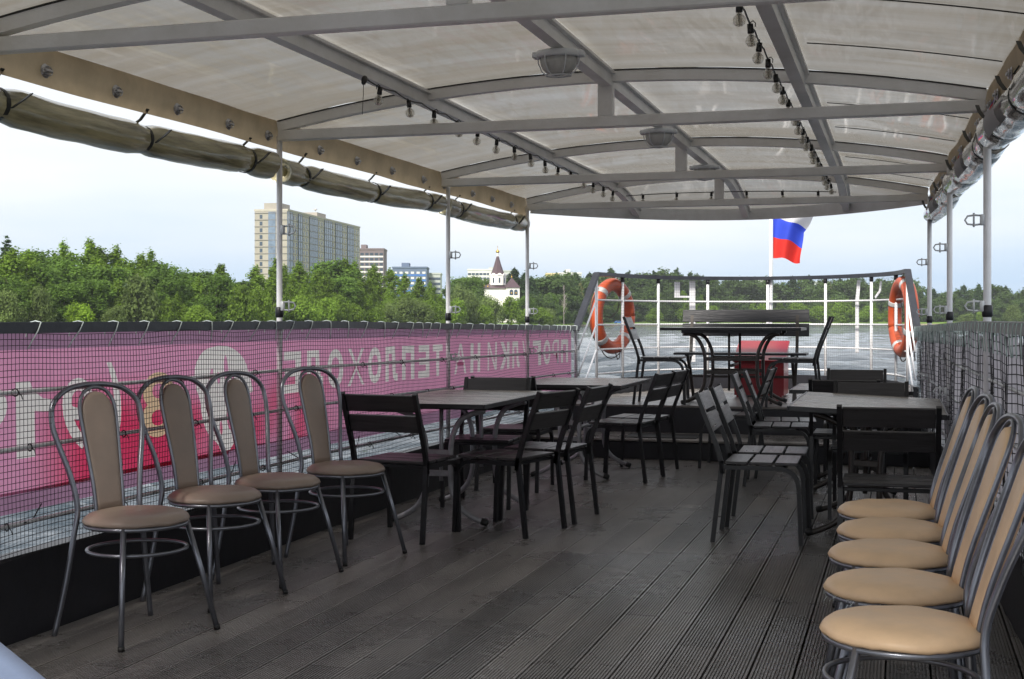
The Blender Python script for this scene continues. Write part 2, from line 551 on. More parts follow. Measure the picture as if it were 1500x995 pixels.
    def mesh(s, name, mats, smooth=False):
        me = bpy.data.meshes.new(name)
        me.from_pydata(s.v, [], s.f)
        for m_ in (mats if isinstance(mats, (list, tuple)) else [mats]): me.materials.append(m_)
        if any(s.mi): me.polygons.foreach_set('material_index', s.mi)
        if smooth: me.polygons.foreach_set('use_smooth', [True] * len(me.polygons))
        me.update()
        return me
    def build(s, name, mats, parent=None, smooth=False, **kw):
        return link(name, s.mesh(name, mats, smooth), parent, **kw)

def link(name, data, parent=None, loc=None, rot=None, **props):
    o = bpy.data.objects.new(name, data)
    COL.objects.link(o)
    if parent: o.parent = parent
    if loc is not None: o.location = loc
    if rot is not None: o.rotation_euler = rot
    for k, v in props.items(): o[k] = v
    return o

def thing(name, label, cat, loc=(0, 0, 0), rz=0.0, group=None):
    o = bpy.data.objects.new(name, None)
    o.empty_display_size = 0.1
    COL.objects.link(o)
    o.location = loc
    o.rotation_euler = (0, 0, rz)
    o['label'] = label
    o['category'] = cat
    if group: o['group'] = group
    return o

def tag(o, label, cat, group=None):
    o['label'] = label; o['category'] = cat
    if group: o['group'] = group
    return o

KIDS = {}
def copy_tree(o, parent=None):
    c = o.copy()
    COL.objects.link(c)
    if parent: c.parent = parent
    for ch in list(o.children): copy_tree(ch, c)
    return c
def dup(o, loc, rz, label, tilt=0.0):
    c = copy_tree(o)
    c.location = loc
    c.rotation_euler = (0, tilt, rz)
    c['label'] = label
    return c

def spline(pts, n=8):
    P = [Vector(p) for p in pts]
    outp = []
    for i in range(len(P) - 1):
        p0 = P[max(i - 1, 0)]; p1 = P[i]; p2 = P[i + 1]; p3 = P[min(i + 2, len(P) - 1)]
        for k in range(n):
            t = k / n
            outp.append(0.5 * ((2 * p1) + (p2 - p0) * t + (2 * p0 - 5 * p1 + 4 * p2 - p3) * t * t + (3 * p1 - p0 - 3 * p2 + p3) * t ** 3))
    outp.append(P[-1])
    return outp

def fillet(pts, rad, n=5):
    P = [Vector(p) for p in pts]
    o = [P[0]]
    for i in range(1, len(P) - 1):
        a, b, c = P[i - 1], P[i], P[i + 1]
        r = rad[i - 1] if isinstance(rad, (list, tuple)) else rad
        if r <= 0: o.append(b); continue
        p = b + (a - b).normalized() * r
        q = b + (c - b).normalized() * r
        for k in range(n + 1):
            t = k / n
            o.append(p * (1 - t) ** 2 + b * 2 * t * (1 - t) + q * t * t)
    o.append(P[-1])
    return o
def sq(w, h):
    return [(w / 2, h / 2), (-w / 2, h / 2), (-w / 2, -h / 2), (w / 2, -h / 2)]

# boat plan: starboard side draws in towards the bow
def XR(y): return 0.37 - 0.035 * (y - 6.35)
def XL(y): return -3.14 + max(0.0, y - 6.35) * 0.010
def RAILZ(y): return 1.19 if y < 7 else 1.19 - 0.055 * (y - 7) / 5.75

# ------------------------------------------------------------------ water, bank
import numpy as np
def water_mesh():
    """one fan-shaped sheet reaching the horizon, with real chop that dies away in the distance"""
    nr, nc = 520, 640
    dist = 3.0 * (7000.0 / 3.0) ** (np.linspace(0, 1, nr) ** 0.93)
    ang = YAW + np.linspace(math.radians(58), -math.radians(50), nc)
    D, A = np.meshgrid(dist, ang, indexing='ij')
    X = -np.sin(A) * D
    Y = np.cos(A) * D
    Z = np.zeros_like(X)
    rs = np.random.RandomState(4)
    step_r = np.gradient(dist)[:, None]
    for k in range(70):
        lam = 0.7 * (9.0 / 0.7) ** rs.rand()
        th = math.radians(75) + rs.randn() * 0.45          # wind from ahead, crests lying athwart
        kk = 2 * math.pi / lam
        amp = 0.0105 * lam ** 0.85 * (0.5 + rs.rand())
        res = np.clip(lam / (2.5 * np.maximum(step_r, D * 0.0030)) - 0.4, 0, 1)
        ph = rs.rand() * 6.28
        w = np.sin(kk * (X * math.cos(th) + Y * math.sin(th)) + ph + 0.8 * np.sin(0.13 * X + 0.05 * k) )
        Z += amp * res * (w + 0.25 * w * w)
    Z += -1.8 - Z.mean() * 0
    co = np.stack([X, Y, Z], -1).reshape(-1, 3)
    idx = np.arange(nr * nc).reshape(nr, nc)
    f = np.stack([idx[:-1, :-1], idx[:-1, 1:], idx[1:, 1:], idx[1:, :-1]], -1).reshape(-1, 4)
    me = bpy.data.meshes.new('water')
    me.vertices.add(len(co)); me.vertices.foreach_set('co', co.astype(np.float32).ravel())
    me.loops.add(f.size); me.loops.foreach_set('vertex_index', f[:, ::-1].astype(np.int32).ravel())
    me.polygons.add(len(f)); me.polygons.foreach_set('loop_start', np.arange(0, f.size, 4, dtype=np.int32))
    me.polygons.foreach_set('loop_total', np.full(len(f), 4, dtype=np.int32))
    me.polygons.foreach_set('use_smooth', np.ones(len(f), dtype=bool))
    me.update(calc_edges=True)
    me.materials.append(M['water'])
    return me
link('water', water_mesh(), kind='structure')
mb = MB()
mb.grid(lambda u, v: (-9000 + 18000 * u, -3000 + 15000 * v, -2.3), 2, 2)
mb.build('open_water', M['water'], kind='structure')

def far(px, d, z=0.0):
    u = (px - 750) / F_PX * d
    return Vector((u * cs - d * sn, u * sn + d * cs, z))
SHORE = [(-700, 190), (-350, 200), (-100, 225), (0, 240), (330, 280), (420, 315), (560, 370), (650, 410), (760, 470), (830, 540), (870, 650), (1000, 700), (1320, 740), (1500, 720), (1700, 690), (2200, 640)]
def shore(px):
    for (a, da), (b, db) in zip(SHORE, SHORE[1:]):
        if a <= px <= b:
            t = (px - a) / (b - a)
            return da + (db - da) * t
    return SHORE[0][1] if px < SHORE[0][0] else SHORE[-1][1]
def ground(px, d):
    e = d - shore(px)
    if e < 0: return -2.0
    return -1.75 + min(e, 4) * 0.18 + max(0, min(e - 4, 300)) * 0.012
def bank(e0, e1, name, m, n=3, dz=0.0):
    mb = MB()
    pxs = [-700 + 2900 * i / 160 for i in range(161)]
    vs, fs = [], []
    for px in pxs:
        s0 = shore(px) + 3.5 * mnoise.noise(Vector((px * 0.03, 0, 0)))
        for k in range(n + 1):
            e = e0 + (e1 - e0) * (k / n) ** 2
            p = far(px, s0 + e)
            p.z = -1.95 if e <= 0 else (-1.75 + min(e, 4) * 0.18 + max(0, min(e - 4, 300)) * 0.012) + dz
            vs.append(p)
    for i in range(len(pxs) - 1):
        for k in range(n):
            a = i * (n + 1) + k
            fs.append((a, a + n + 1, a + n + 2, a + 1))
    mb.add(vs, fs)
    return mb.build(name, m, kind='structure')
bank(0, 3, 'shore_sand', M['sand'], 3, 0.0)
bank(2.6, 4500, 'riverbank', M['grass'], 14, 0.01)

# ------------------------------------------------------------------ deck
A0 = -1.2                        # aft end of what is built
STEP1, STEP2 = 11.3, 12.0
ZT, ZP = 0.17, 0.42
mb = MB()
mb.box((-1.3, 5.1, -0.06), (4.1, 12.7, 0.06))
deck = mb.build('deck', M['subdeck'], kind='structure')
def plank_mesh(L, w=0.1405, ng=11, th=0.026, gd=0.0048):
    mb = MB()
    prof = [(-w / 2, -th), (-w / 2, -0.0012), (-w / 2 + 0.001, 0)]
    pitch = (w - 0.012) / ng
    for k in range(ng):
        x0 = -w / 2 + 0.006 + (k + 0.5) * pitch
        g = pitch * 0.24
        if k in (0, ng - 1): dd = gd * 1.5
        else: dd = gd
        prof += [(x0 - g, 0), (x0 - g * 0.6, -dd), (x0 + g * 0.6, -dd), (x0 + g, 0)]
    prof += [(w / 2 - 0.001, 0), (w / 2, -0.0012), (w / 2, -th)]
    n = len(prof)
    vs = [(x, y, z) for y in (-L / 2, L / 2) for x, z in prof]
    fs = [(k, n + k, n + k + 1, k + 1) for k in range(n - 1)]
    fs += [tuple(range(n)), tuple(range(2 * n - 1, n - 1, -1))]
    mb.add(vs, fs)
    return mb.mesh('plank', M['plank'])
PLEN = 2.994
pm = plank_mesh(PLEN)
rng = random.Random(3)
x = -3.085
row = 0
while x < 0.66:
    y = -2.2 + (0.0, 1.15, 2.05, 0.55, 1.6)[row % 5] - 0.35 * rng.random()
    while y < 11.2:
        yc = y + 1.5
        if yc - 1.5 < 11.28 and yc + 1.5 > A0:
            link('plank', pm, deck, (x, yc, rng.uniform(-0.0008, 0.0008)), (0, 0, rng.uniform(-0.0006, 0.0006)))
        y += 3.0
    x += 0.148
    row += 1

# steps up to the bow platform
mb = MB()
mb.box((-1.4, (STEP1 + STEP2) / 2 + .1, ZT / 2 - 0.012), (3.6, STEP2 - STEP1 + .2, ZT - 0.024), 0.004)
step = mb.build('step', M['black_paint'], kind='structure')
spm = MB()
spm.box((0, 0, 0), (3.55, 0.143, 0.02), 0.003)
spmesh = spm.mesh('plank', M['plank'])
for k in range(5):
    link('plank', spmesh, step, (-1.4, STEP1 + 0.06 + k * 0.148, ZT - 0.010 + 0.001))
mb = MB()
mb.box((-2.0, STEP1 + 0.30, ZT + 0.006), (0.62, 0.36, 0.008), 0.003)
tag(mb.build('door_mat', M['rubber']), 'flat black rubber mat on the step below the bow platform', 'mat')

BOW = [(-3.06, 12.75), (-3.0, 13.35), (-2.85, 13.95), (-2.58, 14.6), (-2.1, 15.08), (-1.45, 15.28), (-0.8, 15.05), (-0.3, 14.5), (-0.05, 13.95), (0.06, 13.35), (0.13, 12.75)]
bowc = spline([(a, b, 0) for a, b in BOW], 6)
mb = MB()
pl = [(-3.1, STEP2)] + [(p.x, p.y) for p in bowc] + [(0.17, STEP2)]
n = len(pl)
mb.add([(a, b, ZP - 0.30) for a, b in pl] + [(a, b, ZP - 0.022) for a, b in pl],
       [tuple(range(n)), tuple(range(2 * n - 1, n - 1, -1))] + [(i, i + n, (i + 1) % n + n, (i + 1) % n) for i in range(n)])
bowp = mb.build('bow_platform', M['black_paint'], kind='structure')
def bow_x(y):
    xs = [p.x for p in bowc]
    lo, hi = -3.05, 0.12
    for a, b in zip(bowc, bowc[1:]):
        if (a.y - y) * (b.y - y) <= 0 and abs(a.y - b.y) > 1e-6:
            t = (y - a.y) / (b.y - a.y)
            xx = a.x + (b.x - a.x) * t
            if xx < -1.45: lo = xx
            else: hi = xx
    return lo, hi
y = STEP2 + 0.075
while y < 15.15:
    lo, hi = bow_x(y + 0.07)
    pb = MB()
    pb.box(((lo + hi) / 2, y, ZP - 0.010), (hi - lo - 0.06, 0.143, 0.02), 0.003)
    pb.build('plank', M['plank'], bowp)
    y += 0.148

# coamings (low solid bulwark under the rails)
def sweep_wall(fx, y0, y1, z0, z1, th, n=14):
    mb = MB()
    vs = []
    for i in range(n + 1):
        y = y0 + (y1 - y0) * i / n
        x = fx(y)
        vs += [(x, y, z0), (x, y, z1), (x - th, y, z1), (x - th, y, z0)]
    fs = []
    for i in range(n):
        a = i * 4
        for k in range(4):
            fs.append((a + k, a + (k + 1) % 4, a + 4 + (k + 1) % 4, a + 4 + k))
    fs += [(0, 3, 2, 1), (n * 4, n * 4 + 1, n * 4 + 2, n * 4 + 3)]
    mb.add(vs, fs)
    return mb
sweep_wall(lambda y: XL(y) - 0.02, A0, 12.75, -0.03, 0.32, 0.07).build('port_coaming', M['black_paint'], kind='structure')
sweep_wall(lambda y: XR(y) + 0.09, A0, 12.75, -0.03, 0.32, 0.07).build('starboard_coaming', M['black_paint'], kind='structure')
mb = MB()
mb.tube([(p.x, p.y, ZP + 0.03) for p in bowc], 0, sect=sq(0.26, 0.05))
mb.build('bow_coaming', M['black_paint'], kind='structure')
# hull under it all
mb = MB()
hp = [(-3.2, A0)] + [(p.x - 0.06 if p.x < -1.45 else p.x + .06, p.y + 0.05) for p in bowc] + [(0.75, A0)]
n = len(hp)
mb.add([(a, b, -2.4) for a, b in hp] + [(a, b, -0.1) for a, b in hp],
       [tuple(range(n)), tuple(range(2 * n - 1, n - 1, -1))] + [(i, i + n, (i + 1) % n + n, (i + 1) % n) for i in range(n)])
mb.build('hull', M['black_paint'], kind='structure')

# ------------------------------------------------------------------ canopy
TIE_Y = [1.2, 4.0, 6.38, 8.9, 11.05]
TIEZ = 2.165
FRONT_Y = 11.05
CA0 = 1.15
RISE = 0.175
def arch(x, y):
    a, b = XL(y), XR(y)
    t = (x - (a + b) / 2) / ((b - a) / 2)
    return TIEZ + 0.045 + RISE * (1 - t * t)
can = thing('canopy', 'pale grey framed deck canopy with grimy translucent arched roof over the tables', 'canopy', (-1.37, 0, 0))
def cpart(name, mb, m, smooth=False, parent=None):
    o = mb.build(name, m, parent or can, smooth)
    if parent is None: o.matrix_parent_inverse = Matrix.Translation((1.37, 0, 0))
    return o
for ty in TIE_Y:
    a, b = XL(ty), XR(ty)
    mb = MB()
    mb.box(((a + b) / 2, ty, TIEZ), (b - a, 0.05, 0.055), 0.005)
    cpart('tie_beam', mb, M['frame_paint'])
    mb = MB()
    pts = [(a + (b - a) * k / 24, ty, arch(a + (b - a) * k / 24, ty)) for k in range(25)]
    mb.tube(pts, 0, sect=sq(0.05, 0.05))
    cpart('arch_beam', mb, M['frame_paint'])
    mb = MB()
    xc = (a + b) / 2
    z1 = arch(xc, ty) - 0.024
    mb.box((xc, ty, (z1 + TIEZ + 0.027) / 2), (0.075, 0.05, z1 - TIEZ - 0.027), 0.004)
    cpart('king_post', mb, M['frame_paint'])
PX = (-2.33, -1.38, -0.46)
def fronty(x):                                   # the front edge bows out in plan
    t = (x + 1.445) / 1.66
    return 11.11 + 1.33 * (1 - t * t)
def frontz(x):
    t = (x + 1.40) / 1.6
    return TIEZ + 0.03
def roofz(x, y):                                # roof skin, drooping to the front edge
    if y <= FRONT_Y: return arch(x, y) + 0.030
    fy = fronty(x)
    t = min(1, (y - FRONT_Y) / max(0.05, fy - FRONT_Y))
    za = arch(x, FRONT_Y) + 0.030
    zb = TIEZ + 0.05
    return za + (zb - za) * t ** 1.6
for px_ in PX:
    mb = MB()
    pts = [(px_, y, arch(px_, y) - 0.020) for y in [CA0 + (FRONT_Y - CA0) * k / 10 for k in range(11)]]
    fy = fronty(px_)
    pts += [(px_, FRONT_Y + (fy - FRONT_Y) * k / 8, roofz(px_, FRONT_Y + (fy - FRONT_Y) * k / 8) - 0.05) for k in range(1, 9)]
    mb.tube(pts, 0, sect=sq(0.055, 0.055))
    cpart('purlin', mb, M['frame_paint'])
    mb = MB()                                     # the narrow lip on the purlin that holds the sheets
    mb.tube([(p[0], p[1], p[2] + 0.034) for p in pts], 0, sect=sq(0.012, 0.095))
    cpart('purlin_lip', mb, M['frame_paint'])
# roof sheets, one per bay and strip
def sheet(x0f, x1f, y0, y1, nx=10, ny=10):
    mb = MB()
    def fn(u, v):
        y = y0 + (y1 - y0) * v
        xa, xb = x0f(y), x1f(y)
        x = xa + (xb - xa) * u
        w = 0.006 * mnoise.noise(Vector((x * 3.1, y * 0.9, 3.0))) + 0.004 * mnoise.noise(Vector((x * 7.0, y * 1.3, 9.0)))
        return (x, y, arch(x, y) + 0.036 + w)
    mb.grid(fn, nx, ny)
    return mb
edges = [lambda y: XL(y) - 0.05] + [(lambda y, q=q: q) for q in PX] + [lambda y: XR(y) + 0.05]
for i in range(len(TIE_Y) - 1):
    for k in range(4):
        sg = 0.004
        mb = sheet((lambda y, f=edges[k]: f(y) + 0.003), (lambda y, f=edges[k + 1]: f(y) - 0.003), TIE_Y[i] + 0.004, TIE_Y[i + 1] - 0.004, 12, 16)
        cpart('roof_sheet', mb, M['roof'], True)
    # dark sealing strip where the sheet meets the arch
    ty = TIE_Y[i + 1]
    mb = MB()
    a, b = XL(ty), XR(ty)
    mb.tube([(a + (b - a) * q / 24, ty, arch(a + (b - a) * q / 24, ty) + 0.029) for q in range(25)], 0, sect=sq(0.005, 0.062))
    cpart('seal_strip', mb, M['rubber'])
for i in range(1, len(TIE_Y) - 1):
    for fr_ in (0.36, 0.72):
        ty = TIE_Y[i] + (TIE_Y[i + 1] - TIE_Y[i]) * fr_
        a, b = PX[2] + 0.08, XR(ty)
        mb = MB()
        mb.tube([(a + (b - a) * q / 12, ty, arch(a + (b - a) * q / 12, ty) + 0.031) for q in range(13)], 0, sect=sq(0.004, 0.006))
        cpart('sheet_seam', mb, M['rubber'])
for k in range(4):
    xa = edges[k](FRONT_Y) + 0.003; xb = edges[k + 1](FRONT_Y) - 0.003
    xa = max(xa, -3.085); xb = min(xb, 0.195)
    mb = MB()
    def fn(u, v, xa=xa, xb=xb):
        x = xa + (xb - xa) * u
        y = FRONT_Y + 0.004 + (fronty(x) - FRONT_Y) * v
        return (x, y, roofz(x, y) + 0.006)
    mb.grid(fn, 12, 12)
    cpart('front_sheet', mb, M['roof'], True)
mb = MB()
fp = []
for k in range(33):
    x = -3.085 + 3.28 * k / 32
    fp.append((x, fronty(x), TIEZ + 0.008))
mb.tube(fp, 0, sect=sq(0.105, 0.02))
cpart('front_fascia', mb, M['frame_paint'])
# tarpaulin valance strips with turn fasteners and loops
def side_strip(xf, sgn, name, ys, y0=CA0, y1=11.15):
    mb = MB()
    ny = 60
    def fn(u, v):
        y = y0 + (y1 - y0) * u
        d = 0.012 * mnoise.noise(Vector((y * 2.0, sgn * 5, v)))
        return (xf(y) + sgn * (0.012 + 0.016 * v) + d, y, TIEZ + 0.082 - 0.148 * v - 0.004 * math.sin(y * 3.1))
    mb.grid(fn, ny, 3)
    st = cpart(name, mb, M['tan_tarp'], True)
    fm = MB()
    # oval backing plate with a wing knob
    fm.lathe([(0.016, 0.0), (0.019, 0.004), (0.014, 0.008)], 14)
    fm.box((0, 0, 0.014), (0.008, 0.030, 0.012), 0.002)
    fm.tube([(0.012 * math.cos(a * .524), 0.020 * math.sin(a * .524), 0.012) for a in range(12)], 0.002, 5, closed=True)
    fm.v = [(a * 1.5, b * 1.5, c * 1.3) for a, b, c in fm.v]
    fme = fm.mesh('turn_fastener', M['steel'], False)
    for y in ys:
        o = link('turn_fastener', fme, st, (xf(y) - sgn * 0.004 + sgn * 0.02, y, TIEZ - 0.012), (0, -sgn * R(90), 0))
    return st
LY = [2.4, 2.9, 3.4, 3.9, 4.4, 4.88, 5.37, 5.85, 6.27, 6.9, 7.42, 7.98, 8.55, 8.97, 9.6, 10.09, 10.61, 11.09]
side_strip(XL, -1, 'valance_strip', LY)
RY = [2.6, 3.1, 3.6, 4.1, 4.55, 5.0, 5.5, 6.0, 6.3, 6.85, 7.35, 7.9, 8.4, 8.75, 9.4, 9.9, 10.4, 10.9]
rst = side_strip(XR, 1, 'valance_strip', RY)
# outer eave boards
for xf, sg in ((XL, -1), (XR, 1)):
    mb = MB()
    mb.tube([(xf(y) + sg * 0.085, y, TIEZ + (0.06 if sg < 0 else 0.045)) for y in (CA0, 4, 8, 11.1)], 0, sect=sq(0.02 if sg < 0 else 0.12, 0.03))
    cpart('eave_board', mb, M['frame_paint'] if sg < 0 else M['grey_rail'])

# ------------------------------------------------------------------ canopy posts with shackle hooks
def make_post(x, y, hook_z, inward, label, ztop, group, r=0.0155):
    t = thing('canopy_post', label, 'post', (x, y, 0.32), 0, group)
    mb = MB()
    mb.tube([(0, 0, 0), (0, 0, ztop - 0.32)], r, 14)
    mb.build('pole', M['white_paint'], t, True)
    mb = MB()
    mb.lathe([(r + .001, 0), (r + 0.006, 0.004), (r + 0.006, 0.05), (r + 0.001, 0.055)], 14, (0, 0, RAILZ(y) - 0.32 + 0.02))
    mb.build('collar', M['black_paint'], t, True)
    for hz in hook_z:
        hb = MB()
        i = inward
        z = hz - 0.32
        hb.box((i * 0.022, -0.006, z), (0.02, 0.02, 0.05), 0.003)
        # U-shaped shackle lying level
        hb.tube([(i * 0.030, -0.006, z + 0.02), (i * 0.055, -0.006, z + 0.022), (i * 0.085, -0.006, z + 0.018), (i * 0.096, -0.006, z), (i * 0.085, -0.006, z - 0.018), (i * 0.055, -0.006, z - 0.022), (i * 0.030, -0.006, z - 0.02)], 0.0045, 6)
        hb.tube([(i * 0.058, -0.006, z - 0.032), (i * 0.058, -0.006, z + 0.032)], 0.005, 6)
        hb.build('shackle', M['galv'], t, True)
    return t
for y, hz, nm in ((6.38, (1.67, 1.27), 'thin white post beside the apartment tower on the port rail'),
                  (9.02, (1.66, 1.27, 0.93), 'thin white post left of the church on the port rail'),
                  (11.05, (1.66, 1.27, 0.93), 'thin white post right of the church on the port rail')):
    make_post(XL(y) + 0.0, y, hz, 1, nm, TIEZ, 'white posts along the port rail')
for y, hz, nm in ((6.38, (1.65, 1.26, .75), 'nearest and thickest white post on the starboard rail'),
                  (8.75, (1.65, 1.26, .75), 'middle white post on the starboard rail'),
                  (10.95, (1.65, 1.26, .75), 'farthest white post on the starboard rail behind the lifebuoy')):
    make_post(XR(y) + 0.005, y, hz, -1, nm, TIEZ, 'white posts along the starboard rail', 0.0175)

# ------------------------------------------------------------------ rolled side curtains
def make_roll(xf, y0, y1, z0, z1, r, m, straps, label, group, seed, sgn):
    xm = xf((y0 + y1) / 2)
    t = thing('rolled_curtain', label, 'rolled curtain', (xm, (y0 + y1) / 2, (z0 + z1) / 2), 0, group)
    inv = Matrix.Translation(t.location).inverted()
    def P(y, a, rr):
        u = (y - y0) / (y1 - y0)
        zc = z0 + (z1 - z0) * u - 0.018 * math.sin(math.pi * u)
        return Vector((xf(y) + sgn * 0.035 + rr * math.cos(a), y, zc + rr * math.sin(a)))
    mb = MB()
    nu, nv = 46, 22
    def rad(y, a):
        q = r * (1 + 0.13 * mnoise.noise(Vector((math.cos(a) * 1.2, y * 1.6 + seed, math.sin(a) * 1.2))) + 0.085 * mnoise.noise(Vector((math.cos(a) * 3, y * 5 + seed, math.sin(a) * 3))))
        for sy in straps:
            q -= r * 0.20 * math.exp(-((y - sy) / 0.06) ** 2)
        return q
    vs, fs = [], []
    for i in range(nu + 1):
        y = y0 + (y1 - y0) * i / nu
        for k in range(nv):
            a = 2 * math.pi * k / nv
            vs.append(P(y, a, rad(y, a)))
    for i in range(nu):
        for k in range(nv):
            fs.append((i * nv + k, i * nv + (k + 1) % nv, (i + 1) * nv + (k + 1) % nv, (i + 1) * nv + k))
    mb.add(vs, fs)
    # spiral end: concentric layers standing in from the rim
    for (yy, sg) in ((y0, 1), (y1, -1)):
        prev = None
        ring0 = [P(yy, 2 * math.pi * k / nv, rad(yy, 2 * math.pi * k / nv)) for k in range(nv)]
        levels = [(0.86, 0.0), (0.80, 0.03), (0.62, 0.012), (0.56, 0.05), (0.42, 0.03), (0.36, 0.12)]
        rings = [ring0] + [[P(yy + sg * dy, 2 * math.pi * k / nv, r * f) for k in range(nv)] for f, dy in levels]
        vv = [q for rg in rings for q in rg]
        ff = [(i * nv + k, i * nv + (k + 1) % nv, (i + 1) * nv + (k + 1) % nv, (i + 1) * nv + k) for i in range(len(rings) - 1) for k in range(nv)]
        ff.append(tuple((len(rings) - 1) * nv + k for k in range(nv)))
        mb.add(vv, ff)
    mb.v = [tuple(inv @ Vector(q)) for q in mb.v]
    mb.build('film_roll', m, t, True)
    # hanging sheet between the valance and the roll
    sb = MB()
    def fs_(u, v):
        y = y0 + 0.02 + (y1 - y0 - 0.04) * u
        top = Vector((xf(y) + sgn * 0.045, y, TIEZ - 0.03))
        bot = P(y, math.pi * (0.5 + 0.35 * sgn * -1), r * 0.95)
        q = top.lerp(bot, v)
        return tuple(inv @ q)
    if sgn > 0:
        sb.grid(fs_, 24, 3)
        sb.build('hanging_film', m, t, True)
    for sy in straps:
        st = MB()
        top = Vector((xf(sy) - sgn * 0.0, sy, TIEZ - 0.045))
        loop = [P(sy, 2 * math.pi * k / 20 + 1.2, rad(sy, 0) * 1.03 + 0.003) for k in range(21)]
        st.tube([inv @ q for q in loop], 0, sect=sq(0.004, 0.022))
        st.tube([inv @ q for q in (top, top.lerp(loop[5], 0.5) + Vector((sgn * -0.004, 0.004, 0.01)), P(sy, math.pi * (.75 if sgn < 0 else .6), r * 1.05))], 0, sect=sq(0.004, 0.018))
        j = P(sy, math.pi * (0 if sgn < 0 else 1) - 0.25, r * 1.06)
        st.tube([inv @ q for q in (j, j + Vector((-sgn * 0.016, 0.045, 0.035)), j + Vector((-sgn * 0.022, 0.085, 0.065)))], 0, sect=sq(0.004, 0.016))
        st.build('strap', M['strap'], t)
    return t
G = 'clear curtains rolled up under the port eave'
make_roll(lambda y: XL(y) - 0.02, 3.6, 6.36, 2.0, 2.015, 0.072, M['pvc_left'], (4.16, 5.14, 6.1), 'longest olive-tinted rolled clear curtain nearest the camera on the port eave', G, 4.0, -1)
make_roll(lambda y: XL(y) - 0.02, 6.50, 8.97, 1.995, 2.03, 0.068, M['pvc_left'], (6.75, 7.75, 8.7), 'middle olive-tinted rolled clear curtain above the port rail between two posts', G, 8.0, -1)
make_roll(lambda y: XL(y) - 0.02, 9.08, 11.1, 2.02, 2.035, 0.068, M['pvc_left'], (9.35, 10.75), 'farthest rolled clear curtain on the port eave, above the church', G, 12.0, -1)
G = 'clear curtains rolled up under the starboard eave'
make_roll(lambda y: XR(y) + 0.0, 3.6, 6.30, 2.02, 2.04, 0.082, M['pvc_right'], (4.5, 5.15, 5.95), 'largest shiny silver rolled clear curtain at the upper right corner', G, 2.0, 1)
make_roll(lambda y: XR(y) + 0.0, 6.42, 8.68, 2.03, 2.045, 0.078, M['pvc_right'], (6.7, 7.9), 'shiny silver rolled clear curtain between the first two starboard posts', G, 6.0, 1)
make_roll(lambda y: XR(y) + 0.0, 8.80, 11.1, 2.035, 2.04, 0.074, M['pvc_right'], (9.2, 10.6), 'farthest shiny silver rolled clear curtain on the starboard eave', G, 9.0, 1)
# printed stickers seen through the film (white patch with a small tricolour)
def sticker(y, parent_hint, rr, L):
    mb = MB()
    def fn(u, v, dz):
        a = math.pi * (0.80 + 0.42 * v)
        yy = y + L * u + 0.02 * mnoise.noise(Vector((v * 3, y, 1)))
        return (XR(yy) + 0.035 + rr * math.cos(a), yy, 2.035 - 0.02 + rr * math.sin(a))
    mb.grid(lambda u, v: fn(u, v, 0), 5, 6)
    k = len(mb.f)
    mb.grid(lambda u, v: (lambda q: (q[0] - 0.002, q[1], q[2]))(fn(0.12 + 0.3 * u, 0.08 + 0.12 * v, 0)), 2, 2, 1)
    mb.grid(lambda u, v: (lambda q: (q[0] - 0.002, q[1], q[2]))(fn(0.12 + 0.3 * u, 0.205 + 0.12 * v, 0)), 2, 2, 2)
    return mb
for (y, rr, L, lb) in ((5.45, 0.094, 0.42, 'white printed patch with red and blue stripes on the nearest starboard curtain roll'),
                       (7.15, 0.090, 0.40, 'white printed patch with red and blue stripes on the middle starboard curtain roll'),
                       (9.6, 0.086, 0.5, 'white printed patch with red and blue stripes on the farthest starboard curtain roll')):
    tag(sticker(y, None, rr, L).build('printed_patch', [M['flag_white'], M['flag_blue'], M['flag_red']], None, True), lb, 'sticker', 'printed patches on the starboard curtain rolls')

# ------------------------------------------------------------------ ceiling lamps
def make_lamp():
    t = thing('ceiling_lamp', '', 'lamp', (0, 0, 0), 0, 'caged bulkhead lamps under the canopy')
    mb = MB()
    def oval(r, z): return [((r + 0.0) * 1.0 * math.cos(k * math.pi / 14), r * 0.72 * math.sin(k * math.pi / 14), z) for k in range(28)]
    def lo(prof, mbx):
        rings = [oval(r, z) for r, z in prof]
        n = 28
        vs = [q for rg in rings for q in rg]
        fs = [(i * n + k, (i + 1) * n + k, (i + 1) * n + (k + 1) % n, i * n + (k + 1) % n) for i in range(len(rings) - 1) for k in range(n)]
        fs += [tuple((len(rings) - 1) * n + k for k in range(n))[::-1], tuple(range(n))]
        mbx.add(vs, fs)
    lo([(0.092, 0.0), (0.098, -0.006), (0.098, -0.022), (0.092, -0.028)], mb)
    mb.box((-0.095, 0, -0.016), (0.03, 0.05, 0.026), 0.004)
    mb.box((0.095, 0, -0.016), (0.03, 0.05, 0.026), 0.004)
    mb.build('base', M['lamp_white'], t, True)
    mb = MB()
    lo([(0.080, -0.028), (0.079, -0.05), (0.070, -0.075), (0.050, -0.095), (0.02, -0.103)], mb)
    mb.build('glass', M['lens'], t, True)
    mb = MB()
    for a in (0, 60, 120):
        ca, sa = math.cos(R(a)), math.sin(R(a))
        mb.tube([(ca * q * 0.9, sa * q * 0.68, z) for q, z in ((-0.1, -0.02), (-0.098, -0.05), (-0.08, -0.086), (-0.05, -0.105), (0, -0.112), (0.05, -0.105), (0.08, -0.086), (0.098, -0.05), (0.1, -0.02))], 0.0028, 6)
    mb.tube([(0.055 * math.cos(k * .449), 0.038 * math.sin(k * .449), -0.104) for k in range(14)], 0.0026, 6, closed=True)
    mb.build('wire_cage', M['lamp_white'], t, True)
    return t
L0 = make_lamp()
